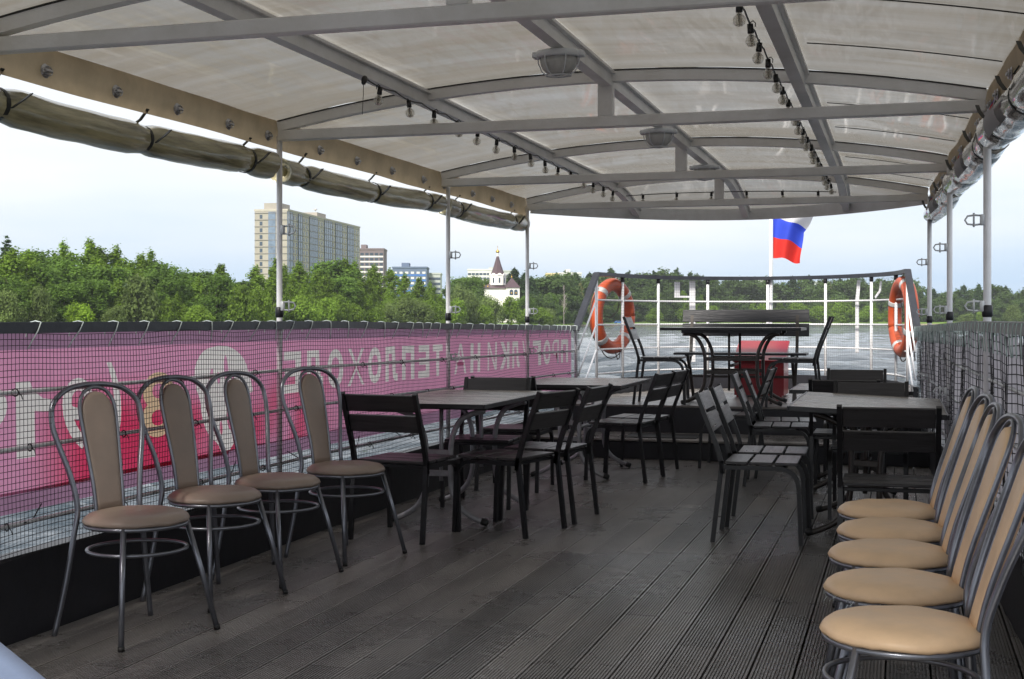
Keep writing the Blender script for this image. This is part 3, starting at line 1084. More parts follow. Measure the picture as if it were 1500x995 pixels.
for i, (y, lb) in enumerate(((5.42, 'nearest and largest caged oval lamp under the central roof beam'),
                             (7.82, 'middle caged oval lamp under the central roof beam'),
                             (9.75, 'smallest and farthest caged oval lamp under the central roof beam'))):
    o = L0 if i == 0 else copy_tree(L0)
    o.location = (-1.38, y, arch(-1.38, y) - 0.058)
    o['label'] = lb

# ------------------------------------------------------------------ light strings
bm_s = MB()
bm_s.tube([(0, 0, 0.0), (0, 0, -0.034)], [0.011, 0.012], 10)
bm_s.tube([(0.0, 0, 0.004), (0.012, 0, 0.010), (0.02, 0, 0.0), (0.018, 0, -0.014)], 0.0022, 5)
sock_me = bm_s.mesh('socket', M['socket'], True)
bm_b = MB()
bm_b.lathe([(0.008, -0.032), (0.010, -0.040)] + [(0.0225 * math.sin(R(a)), -0.062 - 0.0225 * -math.cos(R(180 - a))) for a in range(30, 180, 15)] + [(0.001, -0.0845)], 16)
bulb_me = bm_b.mesh('bulb', M['bulb'], True)
fil = MB()
fil.tube([(0, 0, -0.036), (0, 0, -0.052)], 0.0035, 6)
fil.tube([(-0.006, 0, -0.064), (-0.004, 0, -0.052), (0.004, 0, -0.052), (0.006, 0, -0.064)], 0.0012, 4)
fil_me = fil.mesh('filament', M['steel'])
def light_string(pts_fn, n, label, t0=0.0, hang=0.0, skip=()):
    p0 = Vector(pts_fn(0.0))
    t = thing('light_string', label, 'string lights', p0, 0, 'strings of clear bulbs under the roof')
    mb = MB()
    path = []
    N = n * 6
    for k in range(N + 1):
        u = k / N
        q = Vector(pts_fn(u))
        q.z -= hang * abs(math.sin(u * n * math.pi)) * (0.7 + 0.5 * mnoise.noise(Vector((u * 9, 0, 1))))
        path.append(q - p0)
    mb.tube(path, 0.0035, 6)
    mb.build('cable', M['socket'], t, True)
    for k in range(n):
        u = (k + 0.5) / n if t0 == 0 else min(1, k / n + t0)
        q = Vector(pts_fn(u)) - p0
        q.z -= hang * abs(math.sin(u * n * math.pi)) * (0.7 + 0.5 * mnoise.noise(Vector((u * 9, 0, 1))))
        rr = (random.uniform(-.12, .12), random.uniform(-.18, .18), random.uniform(0, 6.28))
        s = link('socket', sock_me, t, q, rr)
        b = link('bulb', bulb_me, s)
        f_ = link('filament', fil_me, s)
    return t
light_string(lambda u: (-2.29 + 0.0 * u, 5.5 + 5.5 * u, arch(-2.3, 5.5 + 5.5 * u) - 0.062), 15, 'string of clear bulbs along the left roof beam above the port tables', hang=0.02)
light_string(lambda u: (-0.53, 4.4 + 6.5 * u, arch(-0.5, 4.4 + 6.5 * u) - 0.055), 19, 'string of clear bulbs along the right roof beam above the starboard tables', hang=0.015)
light_string(lambda u: (-2.26 + 1.75 * u, 11.22, arch(-2.26 + 1.75 * u, 11.05) - 0.085 - 0.03 * math.sin(math.pi * u)), 6, 'string of clear bulbs slung across the front end of the roof')
mb = MB()
mb.tube([(0, 0, 0), (0.012, -0.03, -0.012), (0.02, -0.062, -0.035)], [0.011, 0.015, 0.010], 8)
mb.tube([(0.02, -0.062, -0.035), (0.06, -0.16, -0.10), (0.08, -0.22, -0.2)], 0.0014, 4)
o = mb.build('cable_plug', M['socket'], None, True, loc=(-2.29, 5.5, arch(-2.3, 5.5) - 0.062))
tag(o, 'black plug end of the light string on the left roof beam', 'plug')

# ------------------------------------------------------------------ port rail, net and banner
pr = thing('port_railing', 'black topped side railing with grey bars carrying the pink banner', 'railing', (-3.14, 0, 0))
def part_at(mb, name, m, parent, smooth=False, **kw):
    inv = Matrix.Translation(parent.location).inverted()
    mb.v = [tuple(inv @ Vector(q)) for q in mb.v]
    return mb.build(name, m, parent, smooth, **kw)
mb = MB()
mb.tube([(XL(y), y, RAILZ(y) - 0.021) for y in (A0, 2, 4, 6, 7, 8.9, 11, 12.78)], 0, sect=sq(0.042, 0.06))
part_at(mb, 'top_rail', M['rail_paint'], pr)
for z in (0.93, 0.72, 0.44):
    mb = MB()
    mb.tube([(XL(y) - 0.01, y, z - (0.04 * max(0, y - 7) / 5.75)) for y in (A0, 4, 7, 9, 12.75)], 0.009, 8)
    part_at(mb, 'mid_rail', M['galv'], pr, True)
mb = MB()
mb.tube([(-3.075, 12.76, 0.3), (-3.075, 12.76, 1.12)], 0.018, 10)
part_at(mb, 'end_stanchion', M['galv'], pr, True)

def make_net(xf, y0, y1, z0f, z1f, sp, w, label, parent_loc, wav, seed, sgn, fold=None, cords=None, cordmat='cord', cord_every=0.23, inset=0.02, vs_step=1.0, tail=(0.12, 0.055)):
    t = thing('safety_net', label, 'net', parent_loc)
    mb = MB()
    NY = int((y1 - y0) / (sp * vs_step))
    def base(y, z):
        u = mnoise.noise(Vector((y * 0.9, z * 1.4, seed))) * 0.018
        xx = xf(y) + u + (fold(y, z) if fold else 0)
        zz = z + wav * (mnoise.noise(Vector((y * 2.3, z * 2.0, seed + 5))) + 0.5 * math.sin(y * 5.0 + z * 3 + seed)) * (1.0)
        yy = y + 0.4 * wav * mnoise.noise(Vector((y * 3, z * 3.0, seed + 9)))
        return Vector((xx, yy, zz))
    # vertical strands
    vs, fs = [], []
    def strand(P):
        k = len(vs)
        for i, p in enumerate(P):
            d = (P[min(i + 1, len(P) - 1)] - P[max(i - 1, 0)])
            if abs(d.z) > abs(d.y): a = Vector((0, w, 0)); b = Vector((w, 0, 0))
            else: a = Vector((0, 0, w)); b = Vector((w, 0, 0))
            vs.append(p - a); vs.append(p + a); vs.append(p + b * -sgn * 1.2)
        for i in range(len(P) - 1):
            q = k + i * 3
            fs.append((q, q + 1, q + 4, q + 3)); fs.append((q + 1, q + 2, q + 5, q + 4)); fs.append((q + 2, q, q + 3, q + 5))
    for i in range(NY + 1):
        y = y0 + i * sp * vs_step
        za, zb = z0f(y), z1f(y)
        strand([base(y, za + (zb - za) * k / 7) for k in range(8)])
    zmax = max(z1f(y0), z1f(y1)); zmin = min(z0f(y0), z0f(y1))
    NZ = int((zmax - zmin) / sp)
    for k in range(NZ + 1):
        n = max(20, int((y1 - y0) / 0.10))
        f = k / NZ
        strand([base(y, z0f(y) + (z1f(y) - z0f(y)) * f) for y in [y0 + (y1 - y0) * i / n for i in range(n + 1)]])
    mb.v = [tuple(q) for q in vs]; mb.f = fs; mb.mi = [0] * len(fs)
    part_at(mb, 'mesh', M['net'], t)
    y = y0 + 0.08
    rg = random.Random(int(seed))
    while y < y1 - 0.03:
        cb = MB()
        rx = xf(y) + sgn * inset
        zt = z1f(y)
        dy = tail[0] * rg.uniform(0.6, 1.1) * (1 if rg.random() < 0.8 else 0.15)
        sx = -sgn
        cb.tube([(rx + sx * 0.034, y - dy, zt - tail[1]), (rx + sx * 0.036, y - dy * 0.8, zt - tail[1] * 0.55), (rx + sx * 0.036, y - dy * 0.3, zt + 0.012), (rx + sx * 0.032, y, zt + 0.044), (rx, y + 0.010, zt + 0.049), (rx - sx * 0.034, y + 0.012, zt + 0.042), (rx - sx * 0.034, y, zt - 0.012)], 0.0026, 5)
        part_at(cb, 'lashing', M[cordmat], t, True)
        y += cord_every * rg.uniform(0.7, 1.25)
    return t
make_net(lambda y: XL(y) + 0.035, 3.2, 12.74, lambda y: 0.325, lambda y: RAILZ(y) - 0.045, 0.0225, 0.00125,
         'fine black safety net stretched below the port rail in front of the pink banner', (-3.1, 6, 0.32), 0.009, 3, -1, inset=0.035)

port_net = [o for o in bpy.data.objects if o.get('label', '').startswith('fine black safety net stretched below the port')][0]
tie_mb = MB()
tie_mb.tube([(0.014 * math.cos(a * .7854), 0, 0.014 * math.sin(a * .7854)) for a in range(8)], 0.0028, 5, closed=True)
tie_mb.tube([(0.013, 0, 0.0), (0.024, 0.004, -0.012), (0.027, 0.006, -0.026)], 0.002, 4)
tie_me = tie_mb.mesh('cable_tie', M['rubber'])
rg = random.Random(12)
for z in (0.93, 0.72, 0.44):
    y = 3.5
    while y < 12.6:
        link('cable_tie', tie_me, port_net, Vector((XL(y) + 0.004, y, z - (0.04 * max(0, y - 7) / 5.75))) - port_net.location, (0, 0, rg.uniform(-.4, .4)))
        y += rg.uniform(0.5, 0.8)
# pink banner outside the rail: cloth with the lettering cut through it and filled with white print
ban = thing('banner', 'pink advertising banner with mirrored white lettering hung outside the port rail', 'banner', (-3.2, 8, 0.5))
BX = -3.185
def bwave(y, z):
    return 0.008 * mnoise.noise(Vector((y * 1.3, z * 1.0, 2))) + 0.004 * math.sin(y * 6.0)
def banner_xyz(y, z): return (XL(y) + (BX + 3.14) + bwave(y, z), y, z - (0.02 * max(0, y - 8) / 5))
dg = bpy.context.evaluated_depsgraph_get()
def text_splines(ch, size, weight):
    c = bpy.data.curves.new('tmp_text', 'FONT')
    c.body = ch
    c.size = size
    c.offset = weight
    c.resolution_u = 5
    o = bpy.data.objects.new('tmp_text', c)
    COL.objects.link(o)
    bpy.context.view_layer.update()
    d = bpy.context.evaluated_depsgraph_get()
    cu = o.evaluated_get(d).to_curve(d)
    out_ = []
    for s in cu.splines:
        if s.type == 'BEZIER':
            pts = s.bezier_points
            poly = []
            n = len(pts)
            for i in range(n):
                a, b = pts[i], pts[(i + 1) % n]
                p0, p1, p2, p3 = a.co, a.handle_right, b.handle_left, b.co
                straight = (a.handle_right_type == 'VECTOR' and b.handle_left_type == 'VECTOR') or ((p1 - p0).cross(p3 - p0).length < 1e-7 and (p2 - p0).cross(p3 - p0).length < 1e-7)
                K = 1 if straight else 5
                for k in range(K):
                    t = k / K
                    q = p0 * (1 - t) ** 3 + p1 * 3 * t * (1 - t) ** 2 + p2 * 3 * t * t * (1 - t) + p3 * t ** 3
                    poly.append((q.x, q.y))
            out_.append(poly)
        else:
            out_.append([(p.co.x, p.co.y) for p in s.points])
    o.evaluated_get(d).to_curve_clear()
    bpy.data.objects.remove(o)
    bpy.data.curves.remove(c)
    return out_
def fill(polys):
    """fill nested outlines (even-odd) and return a bmesh in the (x, y) plane"""
    c = bpy.data.curves.new('tmp_fill', 'CURVE')
    c.dimensions = '2D'
    c.fill_mode = 'BOTH'
    for poly in polys:
        s = c.splines.new('POLY')
        s.points.add(len(poly) - 1)
        for i, (a, b) in enumerate(poly): s.points[i].co = (a, b, 0, 1)
        s.use_cyclic_u = True
    o = bpy.data.objects.new('tmp_fill', c)
    COL.objects.link(o)
    bpy.context.view_layer.update()
    d = bpy.context.evaluated_depsgraph_get()
    me = bpy.data.meshes.new_from_object(o.evaluated_get(d))
    bm = bmesh.new()
    bm.from_mesh(me)
    bpy.data.meshes.remove(me)
    bpy.data.objects.remove(o)
    bpy.data.curves.remove(c)
    return bm
def cloth(polys, name, m, dx=0.0, step=0.25, zstep=0.2):
    bm = fill(polys)
    ys = [v.co.x for v in bm.verts]; zs = [v.co.y for v in bm.verts]
    if not ys: return None
    g = math.ceil(min(ys) / step) * step
    while g < max(ys):
        bmesh.ops.bisect_plane(bm, geom=bm.verts[:] + bm.edges[:] + bm.faces[:], plane_co=(g, 0, 0), plane_no=(1, 0, 0))
        g += step
    inv = Matrix.Translation(ban.location).inverted()
    for v in bm.verts:
        p = banner_xyz(v.co.x, v.co.y)
        v.co = inv @ Vector((p[0] + dx, p[1], p[2]))
    me = bpy.data.meshes.new(name)
    bm.to_mesh(me)
    bm.free()
    me.materials.append(m)
    return link(name, me, ban)
holes = []
letters = []
def embolden(polys, w):
    def area(p): return 0.5 * sum(p[i - 1][0] * p[i][1] - p[i][0] * p[i - 1][1] for i in range(len(p)))
    big = max(polys, key=lambda p: abs(area(p)))
    sg = 1 if area(big) > 0 else -1
    res = []
    for p in polys:
        q = [p[0]]
        for c in p[1:]:
            if (Vector(c) - Vector(q[-1])).length > 1e-4: q.append(c)
        if (Vector(q[0]) - Vector(q[-1])).length < 1e-4: q.pop()
        n = len(q)
        o_ = []
        for i in range(n):
            a, b, c = Vector(q[i - 1]), Vector(q[i]), Vector(q[(i + 1) % n])
            d1 = (b - a).normalized(); d2 = (c - b).normalized()
            n1 = Vector((d1.y, -d1.x)) * sg; n2 = Vector((d2.y, -d2.x)) * sg
            m_ = n1 + n2
            if m_.length < 0.2: m_ = n1
            m_.normalize()
            k = w / max(0.45, m_.dot(n1))
            o_.append((b.x + m_.x * k, b.y + m_.y * k))
        res.append(o_)
    return res
def put(ch, ystart, yend, z0, hgt, m='letter', weight=0.045):
    sp_ = text_splines(ch, 1.0, weight) if ch != '1' else [[(.45, 0), (.80, 0), (.80, 1), (.54, 1), (.45, .86), (.28, .76), (.05, .73), (.05, .57), (.45, .60)]]
    if ch == '1': weight = 0.0
    elif ch in '89(': weight = 0.018
    if not sp_: return
    xs = [p[0] for s in sp_ for p in s]; zs = [p[1] for s in sp_ for p in s]
    a, b = min(xs), max(xs)
    ca = max(max(zs), 0.6)
    ps = []
    lo = min(zs) if ch in '8910(' else 0.0
    def sarea(pp): return sum(abs(0.5 * sum(p[i - 1][0] * p[i][1] - p[i][0] * p[i - 1][1] for i in range(len(p)))) * s_ for p, s_ in pp)
    for wt_ in (weight, weight * .6, weight * .3, 0.0):
        q_ = embolden(sp_, wt_)
        x_ = [a for p in q_ for a, b in p]; y_ = [b for p in q_ for a, b in p]
        bx_ = [(min(x_) - .1, min(y_) - .1), (max(x_) + .1, min(y_) - .1), (max(x_) + .1, max(y_) + .1), (min(x_) - .1, max(y_) + .1)]
        sg_ = [0.5 * sum(p[i - 1][0] * p[i][1] - p[i][0] * p[i - 1][1] for i in range(len(p))) for p in q_]
        main = max(sg_, key=abs)
        want = sum(abs(v) if v * main > 0 else -abs(v) for v in sg_)
        b1_ = fill(q_); got = sum(f.calc_area() for f in b1_.faces); b1_.free()
        b2_ = fill([bx_] + q_); tot = sum(f.calc_area() for f in b2_.faces); b2_.free()
        full = (bx_[1][0] - bx_[0][0]) * (bx_[2][1] - bx_[1][1])
        if abs(got - want) < 0.02 * want and abs(full - tot - want) < 0.02 * want: break
    sp_ = q_
    xs = [p[0] for s in sp_ for p in s]; zs = [p[1] for s in sp_ for p in s]
    a, b = min(xs), max(xs)
    lo = min(zs)
    for s in sp_:
        ps.append([(ystart + (yend - ystart) * (x_ - a) / (b - a), z0 + hgt * (z_ - lo) / (max(zs) - lo)) for x_, z_ in s])
    holes.extend(ps)
    letters.append((ps, m))
def word(w, y_start, y_end, z0, hgt, **kw):
    L = (y_start - y_end) / len(w)
    for i, ch in enumerate(w):
        wd = L * (0.74 if ch not in 'ДХЖ' else 0.84)
        y = y_start - L * (i + 0.5)
        put(ch, y + wd / 2, y - wd / 2, z0, hgt, **kw)
word('ПРОГУЛКИ', 12.66, 10.05, 0.80, 0.225)
word('НА', 9.93, 9.25, 0.80, 0.225)
word('ТЕПЛОХОДЕ', 9.08, 6.47, 0.80, 0.225)
# telephone number, larger
put('8', 5.40, 5.13, 0.675, 0.29, 'letter_cream')
put('(', 4.97, 4.86, 0.60, 0.42)
put('9', 4.76, 4.55, 0.675, 0.29)
put('1', 4.50, 4.27, 0.675, 0.29)
put('9', 4.22, 3.98, 0.675, 0.29)
# white leaf-shaped emblem with pink cut-outs
def ell(yc, zc, a, b, n=28, rot=0.0, sq_=1.0):
    o_ = []
    for k in range(n):
        t = 2 * math.pi * k / n
        u, v = a * math.cos(t), b * math.sin(t)
        o_.append((yc + u * math.cos(rot) - v * math.sin(rot), zc + u * math.sin(rot) + v * math.cos(rot)))
    return o_
emb = [(5.60, 0.90), (5.585, 1.0), (5.66, 1.075), (5.80, 1.10), (5.95, 1.09), (6.08, 1.03), (6.15, 0.92), (6.17, 0.86), (6.10, 0.855), (6.16, 0.80), (6.12, 0.72), (6.05, 0.66), (5.96, 0.60), (5.88, 0.55), (5.82, 0.62), (5.72, 0.68), (5.66, 0.76), (5.64, 0.84)]
emb = [(p.x, p.y) for p in spline([(a, b, 0) for a, b in emb] + [(5.60, 0.90, 0)], 3)][:-1]
cuts = [ell(5.90, 0.98, 0.022, 0.075, 14, 0.15), ell(5.75, 0.955, 0.02, 0.04, 12, -0.2), ell(5.82, 0.945, 0.016, 0.03, 12, 0.2), ell(5.97, 0.90, 0.02, 0.05, 12),
        ell(5.93, 0.73, 0.02, 0.05, 12, 0.3), ell(6.02, 0.74, 0.014, 0.05, 12, -0.2), ell(5.85, 0.70, 0.014, 0.035, 12, 0.1), ell(5.94, 0.835, 0.06, 0.012, 12, 0.1)]
emb = [(a, b - 0.03) for a, b in emb]
cuts = [[(a, b - 0.03) for a, b in c_] for c_ in cuts]
holes += [emb] + cuts
letters.append(([emb] + cuts, 'letter'))
BY0, BY1 = 2.6, 12.73
rect = [(BY0, 0.555), (BY1, 0.555), (BY1, 1.085), (BY0, 1.085)]
cloth([rect] + holes, 'cloth', M['banner'])
for ps, m in letters: cloth(ps, 'letter', M[m])
cloth([[(BY0, 1.085), (BY1, 1.085), (BY1, 1.152), (BY0, 1.152)]], 'top_hem', M['hem'])
cloth([[(BY0, 0.475), (BY1, 0.475), (BY1, 0.555), (BY0, 0.555)]], 'bottom_hem', M['hem'])
# cords that hold the banner foot to the lowest bar
rg = random.Random(5)
y = 3.3
while y < 12.6:
    cb = MB()
    b0 = Vector(banner_xyz(y, 0.49))
    cb.tube([b0, b0 + Vector((0.03, 0.10 * rg.choice((-1, 1)), -0.05)), (XL(y), y + 0.16 * rg.choice((-1, 1)), 0.44)], 0.0028, 5)
    part_at(cb, 'tie_cord', M['net'], ban, True)
    y += rg.uniform(0.4, 0.6)

# ------------------------------------------------------------------ starboard rail with curtain and net
sr = thing('starboard_railing', 'grey topped side railing on the right with the draped curtain', 'railing', (0.4, 6, 0))
mb = MB()
mb.tube([(XR(y), y, RAILZ(y) - 0.022) for y in (A0, 2, 4, 6, 7, 8.9, 11, 12.78)], 0, sect=sq(0.046, 0.06))
part_at(mb, 'top_rail', M['grey_rail'], sr)
for z in (0.93, 0.72, 0.44):
    mb = MB()
    mb.tube([(XR(y) + 0.012, y, z) for y in (A0, 4, 7, 9, 12.75)], 0.009, 8)
    part_at(mb, 'mid_rail', M['galv'], sr, True)
def sfold(y, z):
    f = min(1, max(0, (1.16 - z) / 0.35))
    return (0.022 * math.sin(y * 9.0 + 1.3 * math.sin(y * 2.1) + z * 1.2) + 0.012 * math.sin(y * 21 + 2 * math.sin(y * 3.0))) * (0.35 + 0.65 * f)
cu = thing('draped_curtain', 'grey folded fabric curtain hung below the starboard rail behind the black net', 'curtain', (0.4, 6, 0.3))
mb = MB()
mb.grid(lambda u, v: (lambda y, z: (XR(y) + 0.036 + sfold(y, z), y, z))(2.4 + 10.0 * u, 0.40 + 0.03 * math.sin(u * 40) + (RAILZ(2.4 + 10 * u) - 0.06 - 0.40) * v), 420, 10)
part_at(mb, 'fabric', M['curtain'], cu, True)
make_net(lambda y: XR(y) - 0.004, 2.4, 12.7, lambda y: 0.325, lambda y: RAILZ(y) - 0.05, 0.036, 0.0021,
         'black safety net with wavy strands hung over the grey starboard curtain', (0.4, 6, 0.32), 0.017, 11, 1, fold=lambda y, z: 0.7 * sfold(y, z), cordmat='teal_cord', cord_every=0.155, inset=0.0, vs_step=1.7, tail=(0.15, 0.075))

# ------------------------------------------------------------------ bow rail
BZ = 1.665
br = thing('bow_railing', 'white barred curved railing around the raised bow with a dark top rail', 'railing', (-1.45, 13.3, ZP))
bows = spline([(a, b, 0) for a, b in BOW[1:-1]], 8)
mb = MB()
mb.tube([(p.x, p.y, BZ + 0.0) for p in bows], 0, sect=sq(0.04, 0.055))
part_at(mb, 'top_rail', M['rail_paint'], br)
for z in (1.40, 1.145, 0.89, 0.64):
    mb = MB()
    mb.tube([(p.x, p.y, z) for p in bows], 0.0095, 8)
    part_at(mb, 'mid_rail', M['white_paint'], br, True)
for (a, b) in BOW[1:-1]:
    if (a, b) in ((-1.45, 15.28),): pass
    mb = MB()
    mb.tube([(a, b, ZP + 0.1), (a, b, BZ - 0.06)], 0.0155, 10)
    part_at(mb, 'stanchion', M['white_paint'], br, True)
    mb = MB()
    mb.tube([(a, b, BZ - 0.065), (a, b, BZ - 0.018)], 0.022, 10)
    part_at(mb, 'black_sleeve', M['black_paint'], br, True)
for (xa, ya, xb, yb) in ((-3.0, 13.35, -3.075, 12.76), (0.06, 13.35, 0.145, 12.76)):
    mb = MB()
    mb.tube([(xa, ya, BZ), (xb, yb, 1.10)], 0, sect=sq(0.04, 0.06))
    part_at(mb, 'sloping_rail', M['rail_paint'], br)
    for z in (1.40, 1.145, 0.89):
        mb = MB()
        mb.tube([(xa, ya, z), (xb + (0.02 if xa < -1 else -0.02), yb, z - 0.50)], 0.0095, 8)
        part_at(mb, 'sloping_bar', M['white_paint'], br, True)
# bow net
bl = [0.0]
for p, q in zip(bows, bows[1:]): bl.append(bl[-1] + (q - p).length)
def bow_at(s):
    for i in range(len(bows) - 1):
        if bl[i] <= s <= bl[i + 1]:
            t = (s - bl[i]) / (bl[i + 1] - bl[i])
            return bows[i].lerp(bows[i + 1], t)
    return bows[-1].copy()
bn = thing('safety_net', 'fine see-through net laced inside the curved bow railing', 'net', (-1.45, 13.3, ZP))
mb = MB()
sp_ = 0.03
cen = Vector((-1.45, 13.4, 0))
N = int(bl[-1] / sp_)
for i in range(N + 1):
    p = bow_at(i * sp_)
    d = (cen - p).normalized() * 0.02
    mb.tube([(p.x + d.x, p.y + d.y, ZP + 0.16), (p.x + d.x, p.y + d.y, 1.1), (p.x + d.x, p.y + d.y, BZ - 0.02)], 0.0008, 3, cap=False)
z = ZP + 0.18
k = 0
while z < BZ - 0.02:
    pts = []
    for i in range(0, N + 1, 3):
        p = bow_at(i * sp_)
        d = (cen - p).normalized() * 0.02
        pts.append((p.x + d.x, p.y + d.y, z + 0.008 * mnoise.noise(Vector((i * 0.03, z * 4, 0)))))
    mb.tube(pts, 0.0009, 3, cap=False)
    z += sp_
part_at(mb, 'mesh', M['net'], bn)
# white plates (pieces of large painted characters) fixed outside the bow railing
pb = MB()
def plate(mb, pts, w, off=0.04):
    vs = []
    for (x, y, z) in pts: vs.append(Vector((x, y, z)))
    mb.tube(vs, 0, sect=sq(w, 0.006))
def outp(s, d=0.045):
    p = bow_at(s)
    return p + (p - cen).normalized() * d
ptsL = outp(1.95)
def bar(mb, s0, z0, s1, z1, w=0.07):
    a, b = outp(s0), outp(s1)
    n = 6
    vs, fs = [], []
    dirv = Vector((s1 - s0, z1 - z0)); 
    L = dirv.length; nn = Vector((-dirv.y, dirv.x)) / L * w / 2
    for i in range(n + 1):
        t = i / n
        for sg in (-1, 1):
            s = s0 + (s1 - s0) * t + nn.x * sg; z = z0 + (z1 - z0) * t + nn.y * sg
            p = outp(s); q = outp(s, 0.049)
            vs.append((p.x, p.y, z)); vs.append((q.x, q.y, z))
    for i in range(n):
        a = i * 4
        fs += [(a, a + 2, a + 6, a + 4), (a + 1, a + 5, a + 7, a + 3), (a, a + 4, a + 5, a + 1), (a + 2, a + 3, a + 7, a + 6)]
    fs += [(0, 1, 3, 2), (n * 4, n * 4 + 2, n * 4 + 3, n * 4 + 1)]
    mb.add(vs, fs)
sL = 1.83
bar(pb, sL, 0.72, sL, BZ - 0.03, 0.075)
bar(pb, sL - 0.02, 1.455, sL - 0.20, 1.455, 0.02)
bar(pb, sL - 0.20, 1.445, sL - 0.20, 1.62, 0.075)
bar(pb, sL - 0.01, 0.73, sL - 0.12, 0.69, 0.03)
o = pb.build('sign_plate', M['white_paint'])
tag(o, 'white hooked sign plate outside the bow railing right of the left lifebuoy', 'sign plate', 'white sign plates on the bow railing')
pb = MB()
sR = bl[-1] - 1.52
bar(pb, sR, 0.84, sR, 1.40, 0.055)
bar(pb, sR, 1.40, sR + 0.03, 1.62, 0.055)
o = pb.build('sign_plate', M['white_paint'])
tag(o, 'tall straight white sign plate outside the bow railing left of the right lifebuoy', 'sign plate', 'white sign plates on the bow railing')
pb = MB()
sR2 = bl[-1] - 1.15
bar(pb, sR2 + 0.05, 1.60, sR2 + 0.03, 1.50, 0.04)
bar(pb, sR2 + 0.03, 1.50, sR2 - 0.06, 1.43, 0.03)
o = pb.build('sign_plate', M['white_paint'])
tag(o, 'short curved white sign plate high outside the bow railing by the right lifebuoy', 'sign plate', 'white sign plates on the bow railing')

# lifebuoys
def make_buoy():
    t = thing('lifebuoy', '', 'lifebuoy', (0, 0, 0), 0, 'orange lifebuoys on the bow railing')
    Rm, rt = 0.335, 0.069
    def arc(a0, a1, n, k, name, m, dr=0.0):
        mb = MB()
        pts = [(math.cos(a0 + (a1 - a0) * i / n) * Rm, 0, math.sin(a0 + (a1 - a0) * i / n) * Rm) for i in range(n + 1)]
        mb.tube(pts, rt + dr, 14)
        mb.build(name, m, t, True)
    arc(0, 2 * math.pi, 48, 0, 'ring', M['orange'])
    for k in range(4):
        a = R(45 + 90 * k)
        arc(a - 0.08, a + 0.08, 5, 0, 'band', M['band'], 0.003)
    mb = MB()
    for k in range(4):
        a0, a1 = R(45 + 90 * k), R(135 + 90 * k)
        pts = []
        for i in range(9):
            u = i / 8
            a = a0 + (a1 - a0) * u
            rr = Rm + rt + 0.012 + 0.02 * math.sin(math.pi * u) - (0.0 if k % 2 else 0.02)
            pts.append((math.cos(a) * rr, 0.02 * math.sin(math.pi * u), math.sin(a) * rr - 0.035 * math.sin(math.pi * u)))
        mb.tube(pts, 0.006, 6)
    mb.tube([(-0.05, -0.06, -0.38), (-0.02, -0.07, -0.46), (0.04, -0.06, -0.44), (0.06, -0.05, -0.36)], 0.006, 6)
    mb.tube([(-0.24, -0.05, 0.0), (-0.1, -0.03, -0.02), (0.06, -0.02, 0.05), (0.12, -0.02, 0.22)], 0.005, 6)
    mb.build('grab_rope', M['rope'], t, True)
    return t
b0 = make_buoy()
b0.location = (-2.945, 13.90, 1.235)
b0.rotation_euler = (0, 0, R(71))
b0['label'] = 'orange lifebuoy with white bands hanging on the left of the bow railing'
b1 = copy_tree(b0)
b1.location = (0.02, 13.72, 1.225)
b1.rotation_euler = (0, R(20), R(104))
b1['label'] = 'orange lifebuoy with white bands on the right of the bow railing beside the posts'

# flag on its pole at the stem
fl = thing('flag', 'white blue and red striped flag flying from a white pole at the bow', 'flag', (-1.42, 15.32, ZP))
mb = MB()
mb.tube([(-1.42, 15.32, ZP), (-1.42, 15.32, 2.9)], [0.019, 0.015], 12)
part_at(mb, 'flagpole', M['white_paint'], fl, True)
def flag_pt(u, v):
    # u along the fly, v downwards 0..1 over the three stripes
    H = 0.72
    x = -1.395 + 0.32 * u + 0.02 * math.sin(v * 5) * u
    y = 15.33 + 0.11 * math.sin(u * 7.0 + v * 2.2) * u ** 0.5 - 0.05 * u
    z = 2.615 - H * v - 0.20 * (1 - v) * u - 0.07 * v * u * u + 0.022 * math.sin(u * 8 + v * 5) * u
    f = max(0.0, (0.36 - v) / 0.36)              # the white stripe is blown out past the others
    x += 0.15 * u * f ** 0.7
    y += 0.06 * math.sin(u * 12) * f
    return (x, y, z)
for (v0, v1, nm, lab) in ((0, 1 / 3, 'flag_white', 'white upper stripe blown out at the fly'), (1 / 3, 2 / 3, 'flag_blue', 'blue middle stripe'), (2 / 3, 1, 'flag_red', 'red lower stripe')):
    mb = MB()
    mb.grid(lambda u, v: flag_pt(u, v0 + (v1 - v0) * v), 26, 8)
    o = part_at(mb, 'stripe', M[nm], fl, True)
    o['label'] = lab
mb = MB()
mb.tube([(-1.40, 15.31, 1.30), (-1.395, 15.30, 1.9), (-1.40, 15.31, 2.6)], 0.003, 4)
part_at(mb, 'halyard', M['cord'], fl)

